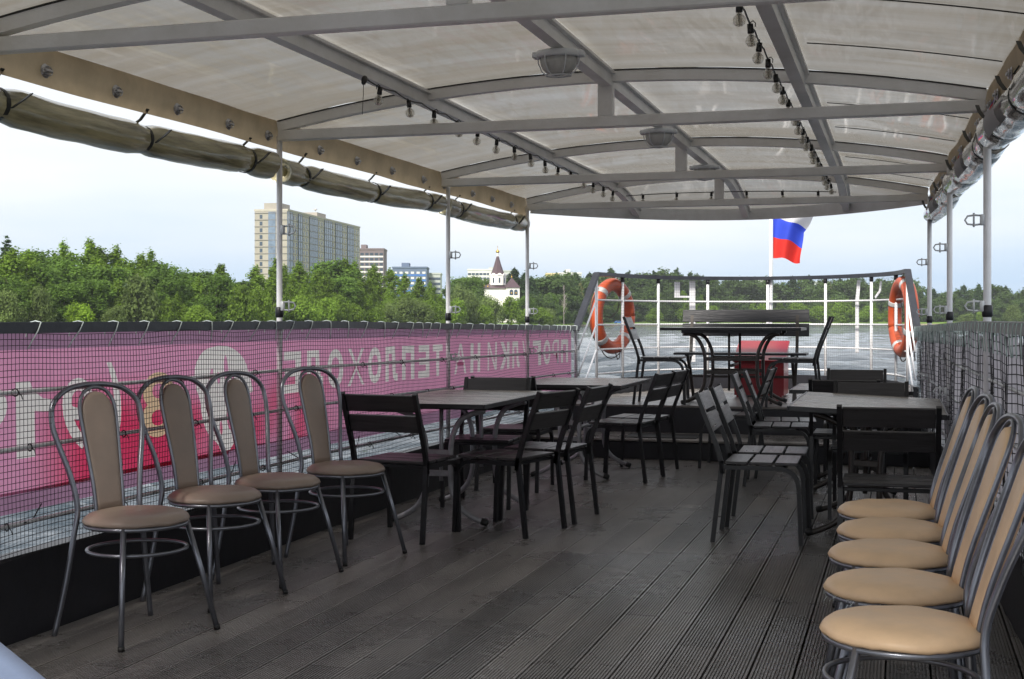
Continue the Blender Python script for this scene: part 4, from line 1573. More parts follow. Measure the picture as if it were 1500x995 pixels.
# ------------------------------------------------------------------ cafe chairs with looped steel backs
def make_cafe(seatm, label, group, lean=0.0):
    t = thing('cafe_chair', label, 'chair', (0, 0, 0), 0, group)
    rt = 0.0108
    # one continuous tube: rear leg, looped back, rear leg
    half = [(-0.205, 0.222, 0.0), (-0.185, 0.185, 0.20), (-0.172, 0.158, 0.38), (-0.172, 0.143, 0.48), (-0.192, 0.160, 0.60), (-0.222, 0.192, 0.72), (-0.243, 0.206, 0.80), (-0.258, 0.192, 0.875), (-0.268, 0.130, 0.925), (-0.272, 0.055, 0.942)]
    def ln(p): return (p[0] - lean * max(0, p[2] - 0.46) / 0.48, p[1], p[2] - 0.35 * lean * max(0, p[2] - 0.46) / 0.48)
    half = [ln(p) for p in half]
    pts = half + [ln((-0.273, 0, 0.944))] + [(a, -b, c) for a, b, c in half[::-1]]
    mb = MB(); mb.tube(spline(pts, 5), rt, 10)
    mb.build('back_loop', M['chair_tube'], t, True)
    # inner hoop round the pad
    ih = [(-0.165, 0.062, 0.44), (-0.182, 0.066, 0.56), (-0.225, 0.078, 0.75), (-0.250, 0.080, 0.86), (-0.262, 0.055, 0.912), (-0.266, 0.02, 0.930)]
    ih = [ln(p) for p in ih]
    pts = ih + [ln((-0.267, 0, 0.932))] + [(a, -b, c) for a, b, c in ih[::-1]]
    mb = MB(); mb.tube(spline(pts, 4), 0.0075, 8)
    mb.build('inner_hoop', M['chair_tube'], t, True)
    # padded back
    mb = MB()
    nz_, ny_ = 18, 8
    def outline(v):
        w = 0.058 + 0.016 * min(1, v / 0.75)
        if v > 0.80: w *= math.sqrt(max(0.0, 1 - ((v - 0.80) / 0.20) ** 2))
        return w
    rows = []
    for i in range(nz_ + 1):
        v = 1 - (1 - i / nz_) ** 1.5
        z = 0.455 + 0.462 * v
        xc = -0.170 - 0.095 * v ** 1.1
        w = max(0.002, outline(v))
        ring = []
        for k in range(16):
            a = 2 * math.pi * k / 16
            ca, sa = math.cos(a), math.sin(a)
            e = 0.55
            ring.append((xc + 0.016 * math.copysign(abs(ca) ** e, ca) * min(1, w / 0.03), w * math.copysign(abs(sa) ** e, sa), z))
        rows.append(ring)
    vs = [ln(q) for r_ in rows for q in r_]
    fs = [(i * 16 + k, i * 16 + (k + 1) % 16, (i + 1) * 16 + (k + 1) % 16, (i + 1) * 16 + k) for i in range(nz_) for k in range(16)]
    fs += [tuple(range(16))[::-1], tuple(nz_ * 16 + k for k in range(16))]
    mb.add(vs, fs)
    mb.build('back_pad', seatm, t, True)
    # front legs
    for s_ in (-1, 1):
        mb = MB()
        mb.tube([(0.115, 0.145 * s_, 0.425), (0.16, 0.185 * s_, 0.22), (0.205, 0.222 * s_, 0.0)], rt, 10)
        lg = mb.build('leg', M['chair_tube'], t, True)
        mb = MB(); mb.tube([(0.2045, 0.2215 * s_, 0.002), (0.203, 0.220 * s_, 0.018)], 0.0122, 10)
        mb.build('foot_cap', M['rubber'], lg, True)
    mb = MB()
    mb.tube([(0.188 * math.cos(k * math.pi / 20), 0.188 * math.sin(k * math.pi / 20), 0.420) for k in range(40)], 0.0085, 8, closed=True)
    for a in (30, 150, 210, 330):
        mb.tube([(0.188 * math.cos(R(a)), 0.188 * math.sin(R(a)), 0.42), (0.15 * math.cos(R(a)), 0.15 * math.sin(R(a)), 0.426)], 0.006, 6)
    mb.build('seat_ring', M['chair_tube'], t, True)
    mb = MB()
    mb.tube([(0.005 + 0.183 * math.cos(k * math.pi / 20), 0.186 * math.sin(k * math.pi / 20), 0.325) for k in range(40)], 0.0075, 8, closed=True)
    mb.build('stretcher_ring', M['chair_tube'], t, True)
    # seat cushion with a slightly puckered lower edge
    mb = MB()
    prof = [(0.0, 0.474), (0.08, 0.473), (0.14, 0.470), (0.175, 0.462), (0.193, 0.449), (0.199, 0.437), (0.194, 0.428), (0.17, 0.426), (0.0, 0.427)]
    vs, fs = [], []
    NN = 56
    rg_ = random.Random(2)
    puck = [rg_.uniform(-1, 1) for _ in range(NN)]
    for (r_, z) in prof:
        for k in range(NN):
            a = 2 * math.pi * k / NN
            low = max(0, min(1, (0.448 - z) / 0.015))
            q = r_ + 0.0012 * puck[k] * (0.3 + low) + 0.002 * mnoise.noise(Vector((math.cos(a) * 2, math.sin(a) * 2, z * 20)))
            zz = z + 0.002 * mnoise.noise(Vector((math.cos(a) * r_ * 14, math.sin(a) * r_ * 14, 0))) - 0.0016 * puck[(k * 7) % NN] * low
            vs.append((q * math.cos(a), q * math.sin(a), zz))
    for i in range(len(prof) - 1):
        for k in range(NN):
            fs.append((i * NN + k, (i + 1) * NN + k, (i + 1) * NN + (k + 1) % NN, i * NN + (k + 1) % NN))
    mb.add(vs, fs)
    mb.build('seat', seatm, t, True)
    return t
G = 'shaded beige round-seat cafe chairs against the port net'
c0 = make_cafe(M['vinyl_shaded'], 'shaded beige round-seat steel chair nearest the camera on the left', G)
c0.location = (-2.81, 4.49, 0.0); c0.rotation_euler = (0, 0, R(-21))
for (x, y, a, lb) in ((-2.84, 5.15, -17, 'shaded beige round-seat steel chair second from the left, with overlapping neighbour behind'),
                      (-2.80, 5.67, -13, 'shaded beige round-seat steel chair with a creased backrest in front of the white banner emblem'),
                      (-2.71, 6.26, -20, 'shaded beige round-seat steel chair beside the first black slat chair and thin post')):
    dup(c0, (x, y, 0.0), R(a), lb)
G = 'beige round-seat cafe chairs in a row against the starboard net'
c1 = make_cafe(M['vinyl_lit'], 'beige round-seat steel chair nearest the camera in the right corner', G, 0.05)
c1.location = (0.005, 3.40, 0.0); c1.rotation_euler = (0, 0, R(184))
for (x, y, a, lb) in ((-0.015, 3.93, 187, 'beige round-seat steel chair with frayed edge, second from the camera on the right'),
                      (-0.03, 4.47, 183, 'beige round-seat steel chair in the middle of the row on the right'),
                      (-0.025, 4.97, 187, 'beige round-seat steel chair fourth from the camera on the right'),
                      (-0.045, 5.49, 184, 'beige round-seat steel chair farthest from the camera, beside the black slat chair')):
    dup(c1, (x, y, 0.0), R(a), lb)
# frayed threads under the second beige seat
fr = MB()
rg = random.Random(9)
for k in range(26):
    a = R(rg.uniform(150, 290))
    p = Vector((-0.015 + 0.192 * math.cos(a), 3.93 + 0.192 * math.sin(a), 0.428))
    q = p + Vector((rg.uniform(-.012, .004), rg.uniform(-.012, .01), rg.uniform(-.03, -.008)))
    fr.tube([p, p.lerp(q, .5) + Vector((rg.uniform(-.006, .006), 0, 0)), q], 0.0007, 3)
ch2 = [o for o in bpy.data.objects if o.get('label', '').startswith('beige round-seat steel chair with frayed')][0]
iv = (Matrix.Translation(ch2.location) @ Matrix.Rotation(R(187), 4, 'Z')).inverted()
fr.v = [tuple(iv @ Vector(q)) for q in fr.v]
fr.build('frayed_threads', M['cord'], ch2)

# ------------------------------------------------------------------ black slat chairs
def make_slat():
    t = thing('slat_chair', '', 'chair', (0, 0, 0), 0, 'black wooden slat chairs')
    for s_ in (-1, 1):
        mb = MB()
        y = 0.218 * s_
        pts = fillet([(-0.335, y, 0.805), (-0.200, y, 0.46), (-0.196, y, 0.42), (-0.245, y, 0.0)], [0.09, 0.02], 5)
        mb.tube(pts, 0, sect=sq(0.024, 0.024))
        mb.build('rear_leg', M['black_tube'], t)
        mb = MB()
        pts = fillet([(-0.185, y * 1.0, 0.405), (0.205, y, 0.405), (0.222, y, 0.0)], [0.11], 8)
        mb.tube(pts, 0, sect=sq(0.023, 0.023))
        mb.build('front_leg', M['black_tube'], t)
    for i in range(3):
        mb = MB()
        mb.box((0, 0, 0), (0.120, 0.425, 0.016), 0.003)
        mb.build('seat_slat', M['black_slat'], t, False, loc=(-0.122 + 0.133 * i, 0, 0.427))
    import math as _m
    ang = math.atan2(0.135, 0.345)
    for zc, h in ((0.752, 0.098), (0.640, 0.100)):
        xx = -0.200 - (zc - 0.46) * 0.135 / 0.345
        mb = MB()
        mb.box((0, 0, 0), (0.015, 0.41, h), 0.003)
        mb.build('back_slat', M['black_slat'], t, False, loc=(xx + 0.006, 0, zc), rot=(0, -ang, 0))
    for (x, z) in ((-0.16, 0.403), (0.13, 0.403)):
        mb = MB()
        mb.box((x, 0, z), (0.022, 0.41, 0.018), 0.002)
        mb.build('crossbar', M['black_tube'], t)
    return t
sc0 = make_slat()
slats = [
    (-2.64, 6.94, 84, 0, 'black slat chair with its back to the camera beside the shaded beige chairs'),
    (-2.15, 7.28, 165, 0, 'black slat chair nearest the camera on the aisle side of the near port table'),
    (-2.06, 7.82, 175, 0, 'black slat chair second on the aisle side of the near port table'),
    (-2.60, 8.26, -88, 0, 'black slat chair at the far end of the near port table facing the camera'),
    (-2.64, 9.12, 91, 0, 'black slat chair back to back with another between the two port tables'),
    (-2.01, 9.88, 172, 0, 'black slat chair on the aisle side of the far port table, nearer one'),
    (-1.985, 10.41, 174, 0, 'black slat chair on the aisle side of the far port table, closer to the step'),
    (-0.735, 7.42, 1, 0, 'black slat chair nearest the camera on the aisle side of the near starboard table'),
    (-0.73, 7.96, 2, 0, 'black slat chair second on the aisle side of the near starboard table'),
    (-0.85, 9.88, 3, 0, 'black slat chair on the aisle side of the far starboard table, nearer one'),
    (-0.83, 10.40, 5, 0, 'black slat chair on the aisle side of the far starboard table, closer to the step'),
    (-1.33, 10.93, 178, 0, 'black slat chair facing port at the foot of the step amidships'),
    (-0.06, 6.62, 91, 0, 'black slat chair with its back to the camera behind the beige seats'),
    (-0.19, 8.42, -91, 0, 'black slat chair at the far end of the near starboard table facing the camera'),
    (-0.36, 9.36, 90, 0, 'black slat chair pushed under the near end of the far starboard table'),
    (-0.34, 10.62, -90, 0, 'black slat chair at the far end of the far starboard table'),
    (-2.13, 12.28, 4, ZP, 'black slat chair on the bow platform in front of the left lifebuoy'),
    (-0.93, 12.22, 180, ZP, 'black slat chair on the bow platform seen side on at the right of the table'),
]
for i, (x, y, a, z, lb) in enumerate(slats):
    if i == 0:
        sc0.location = (x, y, z); sc0.rotation_euler = (0, 0, R(a)); sc0['label'] = lb
    else:
        dup(sc0, (x, y, z), R(a), lb)

# ------------------------------------------------------------------ slat tables
def make_table(short, long, ztop, waist, spread, fr_off, along, legm, label, boards, loc, rz=0.0, tilt=0.0):
    """long side lies along local y; boards run across (along x)"""
    t = thing('slat_table', label, 'table', loc, rz, 'slatted tables with curved tube legs')
    if tilt: t.rotation_euler = (0, tilt, rz)
    bw = long / boards
    bme = MB(); bme.box((0, 0, 0), (short - 0.004, bw - 0.007, 0.020), 0.002)
    bm_ = bme.mesh('board', M['table_slat'])
    for k in range(boards):
        link('board', bm_, t, (0, -long / 2 + bw * (k + 0.5), ztop - 0.010))
    for s_ in (-1, 1):
        mb = MB()
        mb.box((s_ * (short / 2 + 0.006), 0, ztop - 0.013), (0.010, long + 0.02, 0.026), 0.002)
        mb.build('edge_strip', M['black_tube'], t)
        mb = MB()
        mb.box((0, s_ * (long / 2 + 0.004), ztop - 0.013), (short, 0.008, 0.026), 0.002)
        mb.build('edge_strip', M['black_tube'], t)
        mb = MB()
        if along == 'x': mb.box((0, s_ * fr_off, ztop - 0.037), (spread * 2.05, 0.03, 0.028), 0.003)
        else: mb.box((s_ * fr_off, 0, ztop - 0.037), (0.03, spread * 2.05, 0.028), 0.003)
        mb.build('bearer', M['black_tube'], t)
    for a in (-1, 1):
        for b in (-1, 1):
            prof = [(spread * 0.98, ztop - 0.055), (spread * 0.82, ztop - 0.065), (waist + (spread - waist) * 0.30, ztop - 0.11), (waist + .01, ztop - 0.22), (waist, 0.36), (waist + 0.008, 0.20), (waist + (spread - waist) * 0.28, 0.10), (waist + (spread - waist) * 0.72, 0.040), (spread * 1.02, 0.020)]
            pts = []
            for (q, z) in prof:
                pts.append((b * q, a * fr_off, z) if along == 'x' else (a * fr_off, b * q, z))
            mb = MB(); mb.tube(spline(pts, 5), 0.0165, 10)
            lg = mb.build('leg', legm, t, True)
            mb = MB()
            e0, e1 = Vector(pts[-1]), Vector(pts[-2])
            dd = (e1 - e0).normalized()
            mb.tube([e0 - dd * 0.008, e0 - dd * 0.002, e0 + dd * 0.032], [0.014, 0.0205, 0.0205], 10)
            mb.build('foot_cap', M['rubber'], lg, True)
    for a in (-1, 1):
        for z in (0.30, 0.42):
            mb = MB()
            if along == 'x': mb.box((0, a * fr_off, z), (2 * waist, 0.02, 0.035), 0.003)
            else: mb.box((a * fr_off, 0, z), (0.02, 2 * waist, 0.035), 0.003)
            mb.build('leg_bracket', legm, t)
    mb = MB()
    for z in (0.36,):
        if along == 'x': mb.tube([(0, -fr_off, z), (0, fr_off, z)], 0.014, 8)
        else: mb.tube([(-fr_off, 0, z), (fr_off, 0, z)], 0.014, 8)
    mb.build('stretcher', legm, t, True)
    for s_ in (-1, 1):
        mb = MB()
        if along == 'x': mb.tube([(0.0, s_ * (fr_off - 0.05), 0.25), (0.0, s_ * (fr_off - 0.05), ztop - 0.03)], 0.013, 8)
        else: mb.tube([(s_ * 0.001, 0.05 * s_, 0.12), (s_ * 0.001, 0.05 * s_, ztop - 0.03)], 0.011, 8)
        mb.build('brace_tube', legm, t, True)
    return t
make_table(0.74, 1.46, 0.725, 0.075, 0.29, 0.44, 'x', M['table_leg'], 'slatted table with grey curved legs on the port side nearest the camera', 11, (-2.60, 7.80, 0))
make_table(0.84, 1.20, 0.715, 0.075, 0.29, 0.42, 'x', M['table_leg'], 'slatted table on the port side farther from the camera, by the step', 9, (-2.40, 10.18, 0))
make_table(0.80, 1.46, 0.725, 0.075, 0.29, 0.46, 'x', M['bow_table_leg'], 'slatted table with a pale worn top on the starboard side nearest the camera', 11, (-0.20, 7.92, 0), 0, R(2.3))
make_table(0.80, 0.95, 0.715, 0.075, 0.29, 0.36, 'x', M['bow_table_leg'], 'slatted table on the starboard side farther from the camera, mostly hidden by chairs', 7, (-0.33, 9.82, 0))
make_table(0.74, 1.24, 0.705, 0.235, 0.44, 0.26, 'y', M['bow_table_leg'], 'slatted table seen edge on upon the bow platform', 9, (-1.48, 12.40, ZP), R(90))

# ------------------------------------------------------------------ bow bench and red box
bt = thing('folding_bench', 'long dark slatted bench with crossed legs against the bow railing', 'bench', (-1.50, 13.1, ZP))
for k in range(3):
    mb = MB(); mb.box((0, -0.13 + 0.125 * k, 0.445), (1.27, 0.112, 0.022), 0.003)
    mb.build('seat_slat', M['bench_slat'], bt)
for zc, h in ((0.815, 0.125), (0.675, 0.125)):
    mb = MB(); mb.box((0, 0, 0), (1.25, 0.018, h), 0.003)
    mb.build('back_slat', M['bench_slat'], bt, False, loc=(0.01, 0.26 + (zc - .67) * 0.18, zc), rot=(R(-10), 0, 0))
for s_ in (-1, 1):
    mb = MB(); mb.tube(fillet([(s_ * 0.52, -0.20, 0.0), (s_ * 0.52, 0.06, 0.30), (s_ * 0.52, 0.21, 0.46), (s_ * 0.52, 0.30, 0.87)], [0.1, 0.1]), 0, sect=sq(0.022, 0.03))
    mb.build('leg', M['bow_table_leg'], bt)
    mb = MB(); mb.tube([(s_ * 0.50, 0.24, 0.0), (s_ * 0.50, 0.02, 0.28), (s_ * 0.50, -0.16, 0.43)], 0, sect=sq(0.022, 0.03))
    mb.build('leg', M['bow_table_leg'], bt)
    mb = MB(); mb.box((s_ * 0.51, 0, 0.424), (0.03, 0.36, 0.018), 0.002)
    mb.build('bearer', M['black_tube'], bt)
mb = MB(); mb.box((0, 0.03, 0.22), (1.0, 0.02, 0.025), 0.002)
mb.build('stretcher', M['bow_table_leg'], bt)

rb = thing('storage_box', 'bright red metal box with a sloping lid under the bow bench', 'box', (-1.365, 13.72, ZP))
W2, D0, D1 = 0.245, -0.25, 0.30
mb = MB()
mb.add([(-W2, D0, 0.02), (W2, D0, 0.02), (W2, D1, 0.02), (-W2, D1, 0.02), (-W2, D0, 0.35), (W2, D0, 0.35), (W2, D1, 0.53), (-W2, D1, 0.53)],
       [(3, 2, 1, 0), (4, 5, 6, 7), (0, 1, 5, 4), (1, 2, 6, 5), (2, 3, 7, 6), (3, 0, 4, 7)])
body = mb.build('body', M['red_box'], rb)
sl = math.atan2(0.18, D1 - D0)
mb = MB(); mb.box((0, 0, 0), (0.52, 0.61, 0.022), 0.006)
mb.build('lid', M['red_box'], rb, False, loc=(0, (D0 + D1) / 2 - 0.005, 0.455), rot=(sl, 0, 0))
mb = MB()
for s_ in (-1, 1): mb.box((s_ * 0.2, 0, 0.01), (0.05, 0.5, 0.02), 0.002)
mb.build('skid', M['red_box'], rb)
mb = MB(); mb.box((0, D0 - 0.006, 0.30), (0.05, 0.012, 0.07), 0.002)
mb.build('hasp', M['red_box'], rb)

# ------------------------------------------------------------------ white covered table corner in the near left
wt = thing('covered_table', 'corner of a pale blue-white covered table in the near left corner', 'table', (-1.6, 1.2, 0))
mb = MB()
o0 = Vector((-1.28, 1.66)); e1 = Vector((0.205, -0.168)).normalized(); e2 = Vector((-e1.y, e1.x)) * -1
def tp(a, b): 
    q = o0 + e1 * a + e2 * b
    return q
pts = []
for (cx_, cy_, a0) in ((0.55, 0.06, -90), (0.55, 0.54, 0), (-0.34, 0.54, 90), (-0.34, 0.06, 180)):
    for k in range(7):
        a = R(a0 + 15 * k)
        pts.append(tp(cx_ + 0.06 * math.cos(a), cy_ + 0.06 * math.sin(a)))
n = len(pts)
ctr = sum((Vector((p.x, p.y)) for p in pts), Vector((0, 0))) / n
rings = []
for f, z in ((0.0, 0.742), (0.9, 0.742), (0.985, 0.741), (1.0, 0.733), (1.0, 0.70), (0.985, 0.66)):
    rings.append([(ctr.x + (p.x - ctr.x) * f, ctr.y + (p.y - ctr.y) * f, z + (0.008 * mnoise.noise(Vector((p.x * 9, p.y * 9, z * 5))) if f > .99 else 0)) for p in pts])
vs = [q for r_ in rings for q in r_]
fs = [(i * n + k, i * n + (k + 1) % n, (i + 1) * n + (k + 1) % n, (i + 1) * n + k) for i in range(len(rings) - 1) for k in range(n)]
mb.add(vs, fs)
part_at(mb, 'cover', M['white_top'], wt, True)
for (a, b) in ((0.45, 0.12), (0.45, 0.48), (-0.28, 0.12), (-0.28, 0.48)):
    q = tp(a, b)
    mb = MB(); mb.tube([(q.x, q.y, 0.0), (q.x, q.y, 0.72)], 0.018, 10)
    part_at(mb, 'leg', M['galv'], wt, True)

# ------------------------------------------------------------------ trees on the far bank
def crown_mesh(name, m, kind, H, Wd, n, leaf, seed, base=0.12):
    """many small leaf-clump faces through the crown's volume"""
    rg = random.Random(seed)
    lobes = []
    for k in range({'birch': 64, 'round': 30, 'spruce': 40, 'broad': 52, 'bare': 0}[kind]):
        u = rg.random()
        a = rg.uniform(0, 6.283)
        if kind == 'birch':
            z = H * (base + (0.97 - base) * u)
            env = Wd / 2 * min(1.0, (u + 0.12) * 3.0) ** 0.7 * (1 - u) ** 0.62
            rr = env * rg.uniform(0.15, 0.95); sz = Wd * rg.uniform(0.08, 0.15) * (1.1 - 0.6 * u)
            lobes.append((rr * math.cos(a), rr * math.sin(a), z, sz, sz * 1.5))
        elif kind == 'spruce':
            z = H * (0.06 + 0.92 * u)
            env = Wd / 2 * (1 - u) ** 0.85
            rr = env * rg.uniform(0.25, 0.85); sz = max(0.25, Wd * 0.20 * (1.05 - u))
            lobes.append((rr * math.cos(a), rr * math.sin(a), z - rr * .2, sz, sz * 0.8))
        elif kind == 'round':
            z = H * (0.10 + 0.75 * u)
            env = Wd / 2 * math.sqrt(max(0.05, 1 - ((u - 0.42) / 0.62) ** 2))
            rr = env * rg.uniform(0.2, 0.80); sz = Wd * rg.uniform(0.12, 0.20)
            lobes.append((rr * math.cos(a), rr * math.sin(a), z, sz, sz * 0.85))
        else:
            z = H * (base + (0.88 - base) * u)
            env = Wd / 2 * math.sqrt(max(0.05, 1 - ((u - 0.42) / 0.62) ** 2))
            rr = env * rg.uniform(0.2, 0.92); sz = Wd * rg.uniform(0.08, 0.15)
            lobes.append((rr * math.cos(a), rr * math.sin(a), z, sz, sz))
    if kind == 'birch':
        lobes.append((0, 0, H * 0.95, Wd * .05, Wd * .16)); lobes.append((0.1, 0, H * 0.87, Wd * .09, Wd * .2))
    if kind == 'spruce':
        for q in range(9):
            u = 0.45 + 0.055 * q
            lobes.append((0, 0, H * u, Wd * 0.22 * (1.08 - u), H * 0.05))
    wts = [l[3] ** 2 for l in lobes]
    mb = MB()
    vs, fs = [], []
    for _ in range(n):
        l = rg.choices(lobes, wts)[0]
        while True:
            d = Vector((rg.uniform(-1, 1), rg.uniform(-1, 1), rg.uniform(-1, 1)))
            if 0.02 < d.length < 1: break
        d.normalize()
        rad = rg.uniform(0.35, 1.0) ** 0.5 * (rg.uniform(0.85, 1.15) if rg.random() < 0.66 else rg.uniform(1.0, 1.9))
        c = Vector((l[0] + d.x * l[3] * rad, l[1] + d.y * l[3] * rad, max(0.1, l[2] + d.z * l[4] * rad)))
        nrm = (d * 0.7 + Vector((rg.gauss(0, .5), rg.gauss(0, .5), rg.gauss(0, .5) + 0.45))).normalized()
        t1 = nrm.orthogonal().normalized()
        t1 = Matrix.Rotation(rg.uniform(0, 6.28), 3, nrm) @ t1
        t2 = nrm.cross(t1)
        s1 = leaf * rg.uniform(0.5, 1.2); s2 = s1 * rg.uniform(0.4, 0.9)
        k = len(vs)
        vs += [c - t1 * s1, c + t2 * s2 * .8 - t1 * s1 * .1, c + t1 * s1, c - t2 * s2]
        fs.append((k, k + 1, k + 2, k + 3))
    mb.add(vs, fs)
    return mb.mesh(name, m)
def trunk_mesh(H, r, seed, limbs=5, m='trunk', top=0.85):
    rg = random.Random(seed)
    mb = MB()
    pts = [(rg.gauss(0, .05) * i, rg.gauss(0, .05) * i, H * top * i / 6) for i in range(7)]
    mb.tube(pts, [r * (1.15 - i / 6.3) for i in range(7)], 6)
    for k in range(limbs):
        u = rg.uniform(0.25, 0.8)
        z = H * top * u
        a = rg.uniform(0, 6.28)
        L = H * 0.22 * (1.1 - u)
        mb.tube([(0, 0, z), (math.cos(a) * L * .5, math.sin(a) * L * .5, z + L * .45), (math.cos(a) * L, math.sin(a) * L, z + L * 1.1)], [r * .45, r * .3, r * .08], 5)
    return mb.mesh('trunk', M[m])
TYPES = {}
def ttype(key, variants, m, kind, H, Wd, n, leaf, base=0.12):
    TYPES[key] = [(crown_mesh('crown', M[m], kind, H, Wd, n, leaf, 100 + i * 7 + hash_(key), base), trunk_mesh(H, H * 0.012 + 0.06, 50 + i), H) for i in range(variants)]
def hash_(s_): return sum(ord(c) for c in s_) % 50
ttype('birch', 5, 'leaf_birch', 'birch', 16, 9.0, 8500, 0.29)
ttype('green', 4, 'leaf_green', 'broad', 15, 10.5, 8500, 0.31)
ttype('spruce', 3, 'leaf_dark', 'spruce', 17, 7.5, 5000, 0.34)
ttype('willow', 4, 'leaf_willow', 'round', 7, 9.0, 4600, 0.30)
ttype('bright', 2, 'leaf_bright', 'round', 5, 5.5, 3600, 0.24)
ttype('shrub', 3, 'leaf_birch', 'round', 6, 7.0, 4200, 0.28)
ttype('pale', 1, 'leaf_pale', 'birch', 13, 5.5, 2000, 0.32)
ttype('far', 4, 'leaf_far', 'broad', 17, 11, 6000, 0.46, 0.06)
ttype('fardark', 3, 'leaf_dark', 'birch', 18, 10, 5500, 0.46, 0.05)
rt_ = random.Random(21)
n_tree = [0]
def tree(key, px, d, H, label, group, wscale=1.0):
    v = TYPES[key][n_tree[0] % len(TYPES[key])]
    n_tree[0] += 1
    p = far(px, d)
    p.z = ground(px, d) - 0.15
    nm = {'birch': 'birch_tree', 'green': 'broadleaf_tree', 'spruce': 'spruce_tree', 'willow': 'willow_shrub', 'bright': 'round_shrub', 'shrub': 'shrub', 'pale': 'pale_tree', 'far': 'broadleaf_tree', 'fardark': 'spruce_tree'}[key]
    cat = 'shrub' if key in ('willow', 'bright', 'shrub') else 'tree'
    t = thing(nm, label, cat, p, rt_.uniform(0, 6.28), group)
    s_ = H / v[2]
    w = s_ * wscale * rt_.uniform(0.95, 1.2)
    t.scale = (w, w, s_)
    link('crown', v[0], t)
    link('trunk', v[1], t)
    return t
TOP = [(-80, 352), (0, 352), (35, 350), (60, 362), (130, 360), (160, 366), (200, 372), (245, 376), (275, 388), (320, 386), (338, 402), (352, 412), (372, 398), (395, 386), (430, 392), (470, 392), (492, 378), (508, 381), (530, 396), (556, 396), (575, 405), (590, 408), (600, 398), (612, 415), (628, 410), (640, 411), (660, 418), (672, 409), (690, 404), (715, 402), (750, 404), (770, 410), (795, 404), (815, 402), (835, 403), (850, 407), (870, 404), (900, 409), (940, 406), (980, 402), (1020, 412), (1060, 414), (1100, 417), (1135, 419), (1180, 417), (1220, 416), (1260, 415), (1300, 418), (1330, 417), (1350, 422), (1380, 426), (1420, 424), (1450, 420), (1500, 424), (1600, 422)]
def topy(px):
    for (a, ya), (b, yb) in zip(TOP, TOP[1:]):
        if a <= px <= b: return ya + (yb - ya) * (px - a) / (b - a)
    return TOP[-1][1]
def hgt(px, d, y): return (468 - y) * d / F_PX + EYE - ground(px, d) + 0.15
# tall wood behind, three ranks deep, thinning to far forest on the right
ORD = 'first second third fourth fifth sixth seventh eighth ninth tenth eleventh twelfth thirteenth fourteenth fifteenth sixteenth seventeenth eighteenth nineteenth twentieth'.split()
TENS = {20: 'twenty', 30: 'thirty', 40: 'forty'}
def ordinal(k):
    if k <= 20: return ORD[k - 1]
    if k % 10 == 0: return {30: 'thirtieth', 40: 'fortieth'}[k]
    return TENS[k // 10 * 10] + '-' + ORD[k % 10 - 1]
KIND = {'birch': 'light green birch-like tree', 'green': 'broad mid-green tree', 'spruce': 'dark pointed spruce', 'far': 'rounded dark green tree', 'fardark': 'dark pointed tree'}
def rank(px0, px1, step, doff, keys, yoff, row, group, jit=0.3):
    px = px0
    k = 0
    while px < px1:
        d = shore(px) + doff * rt_.uniform(0.85, 1.2)
        q = px + step * rt_.uniform(-jit, jit)
        key = rt_.choice(keys)
        y = topy(q) + yoff - 3 + rt_.uniform(-6, 8) * (0.55 if px > 640 else 1.0)
        k += 1
        tree(key, q, d, hgt(q, d, y), '%s, %s from the left in the %s' % (KIND[key], ordinal(k), row), group, 1.3 if px < 660 else 1.15)
        px += step * rt_.uniform(0.8, 1.2)
# the wood goes on beyond the left edge of the picture as one mass
wood = bpy.data.objects.new('wood', None)
COL.objects.link(wood)
wood['kind'] = 'stuff'
for k in range(26):
    q = rt_.uniform(-330, -42)
    d = shore(q) + rt_.uniform(12, 60)
    v = TYPES[('birch', 'green')[k % 2]][k % 4]
    p = far(q, d); p.z = ground(q, d) - .15
    s_ = hgt(q, d, 362) / v[2]
    for me_ in v[:2]:
        link('crown' if me_ is v[0] else 'trunk', me_, wood, p, (0, 0, rt_.uniform(0, 6))).scale = (s_ * 1.2, s_ * 1.2, s_)
rank(-12, 345, 26, 46, ['birch', 'birch', 'green', 'spruce'], 0, 'back row left of the tower', 'wood left of the apartment tower')
rank(-8, 340, 28, 28, ['birch', 'birch', 'green', 'birch'], 20, 'middle row left of the tower', 'wood left of the apartment tower')
rank(-10, 335, 34, 14, ['green', 'birch', 'spruce'], 50, 'front row left of the tower', 'wood left of the apartment tower')
rank(358, 655, 21, 40, ['birch', 'birch', 'green'], 0, 'back row before the apartment blocks', 'trees in front of the apartment blocks')
rank(350, 660, 26, 20, ['birch', 'green', 'birch'], 24, 'lower row before the apartment blocks', 'trees in front of the apartment blocks')
rank(664, 704, 12, 105, ['far', 'green'], 0, 'back row left of the church', 'wood around the church')
rank(716, 760, 13, 130, ['far', 'green'], 3, 'row behind the church', 'wood around the church')
rank(756, 880, 12, 75, ['far', 'fardark', 'far'], -4, 'back row right of the church', 'wood around the church')
rank(660, 708, 14, 50, ['far', 'green'], 18, 'front row left of the church', 'wood around the church')
rank(764, 880, 16, 34, ['far', 'green'], 24, 'front row right of the church', 'wood around the church')
rank(884, 1345, 12.5, 90, ['far', 'far', 'fardark'], -8, 'back row beyond the bow railing', 'far wood beyond the bow railing')
rank(890, 1345, 18, 45, ['far', 'birch', 'far'], 22, 'front row beyond the bow railing', 'far wood beyond the bow railing')
rank(1348, 1560, 11.5, 90, ['far', 'fardark', 'far'], 0, 'back row beyond the starboard posts', 'far wood beyond the starboard posts')
rank(1350, 1560, 18, 60, ['far', 'far', 'fardark'], 12, 'front row beyond the starboard posts', 'far wood beyond the starboard posts')
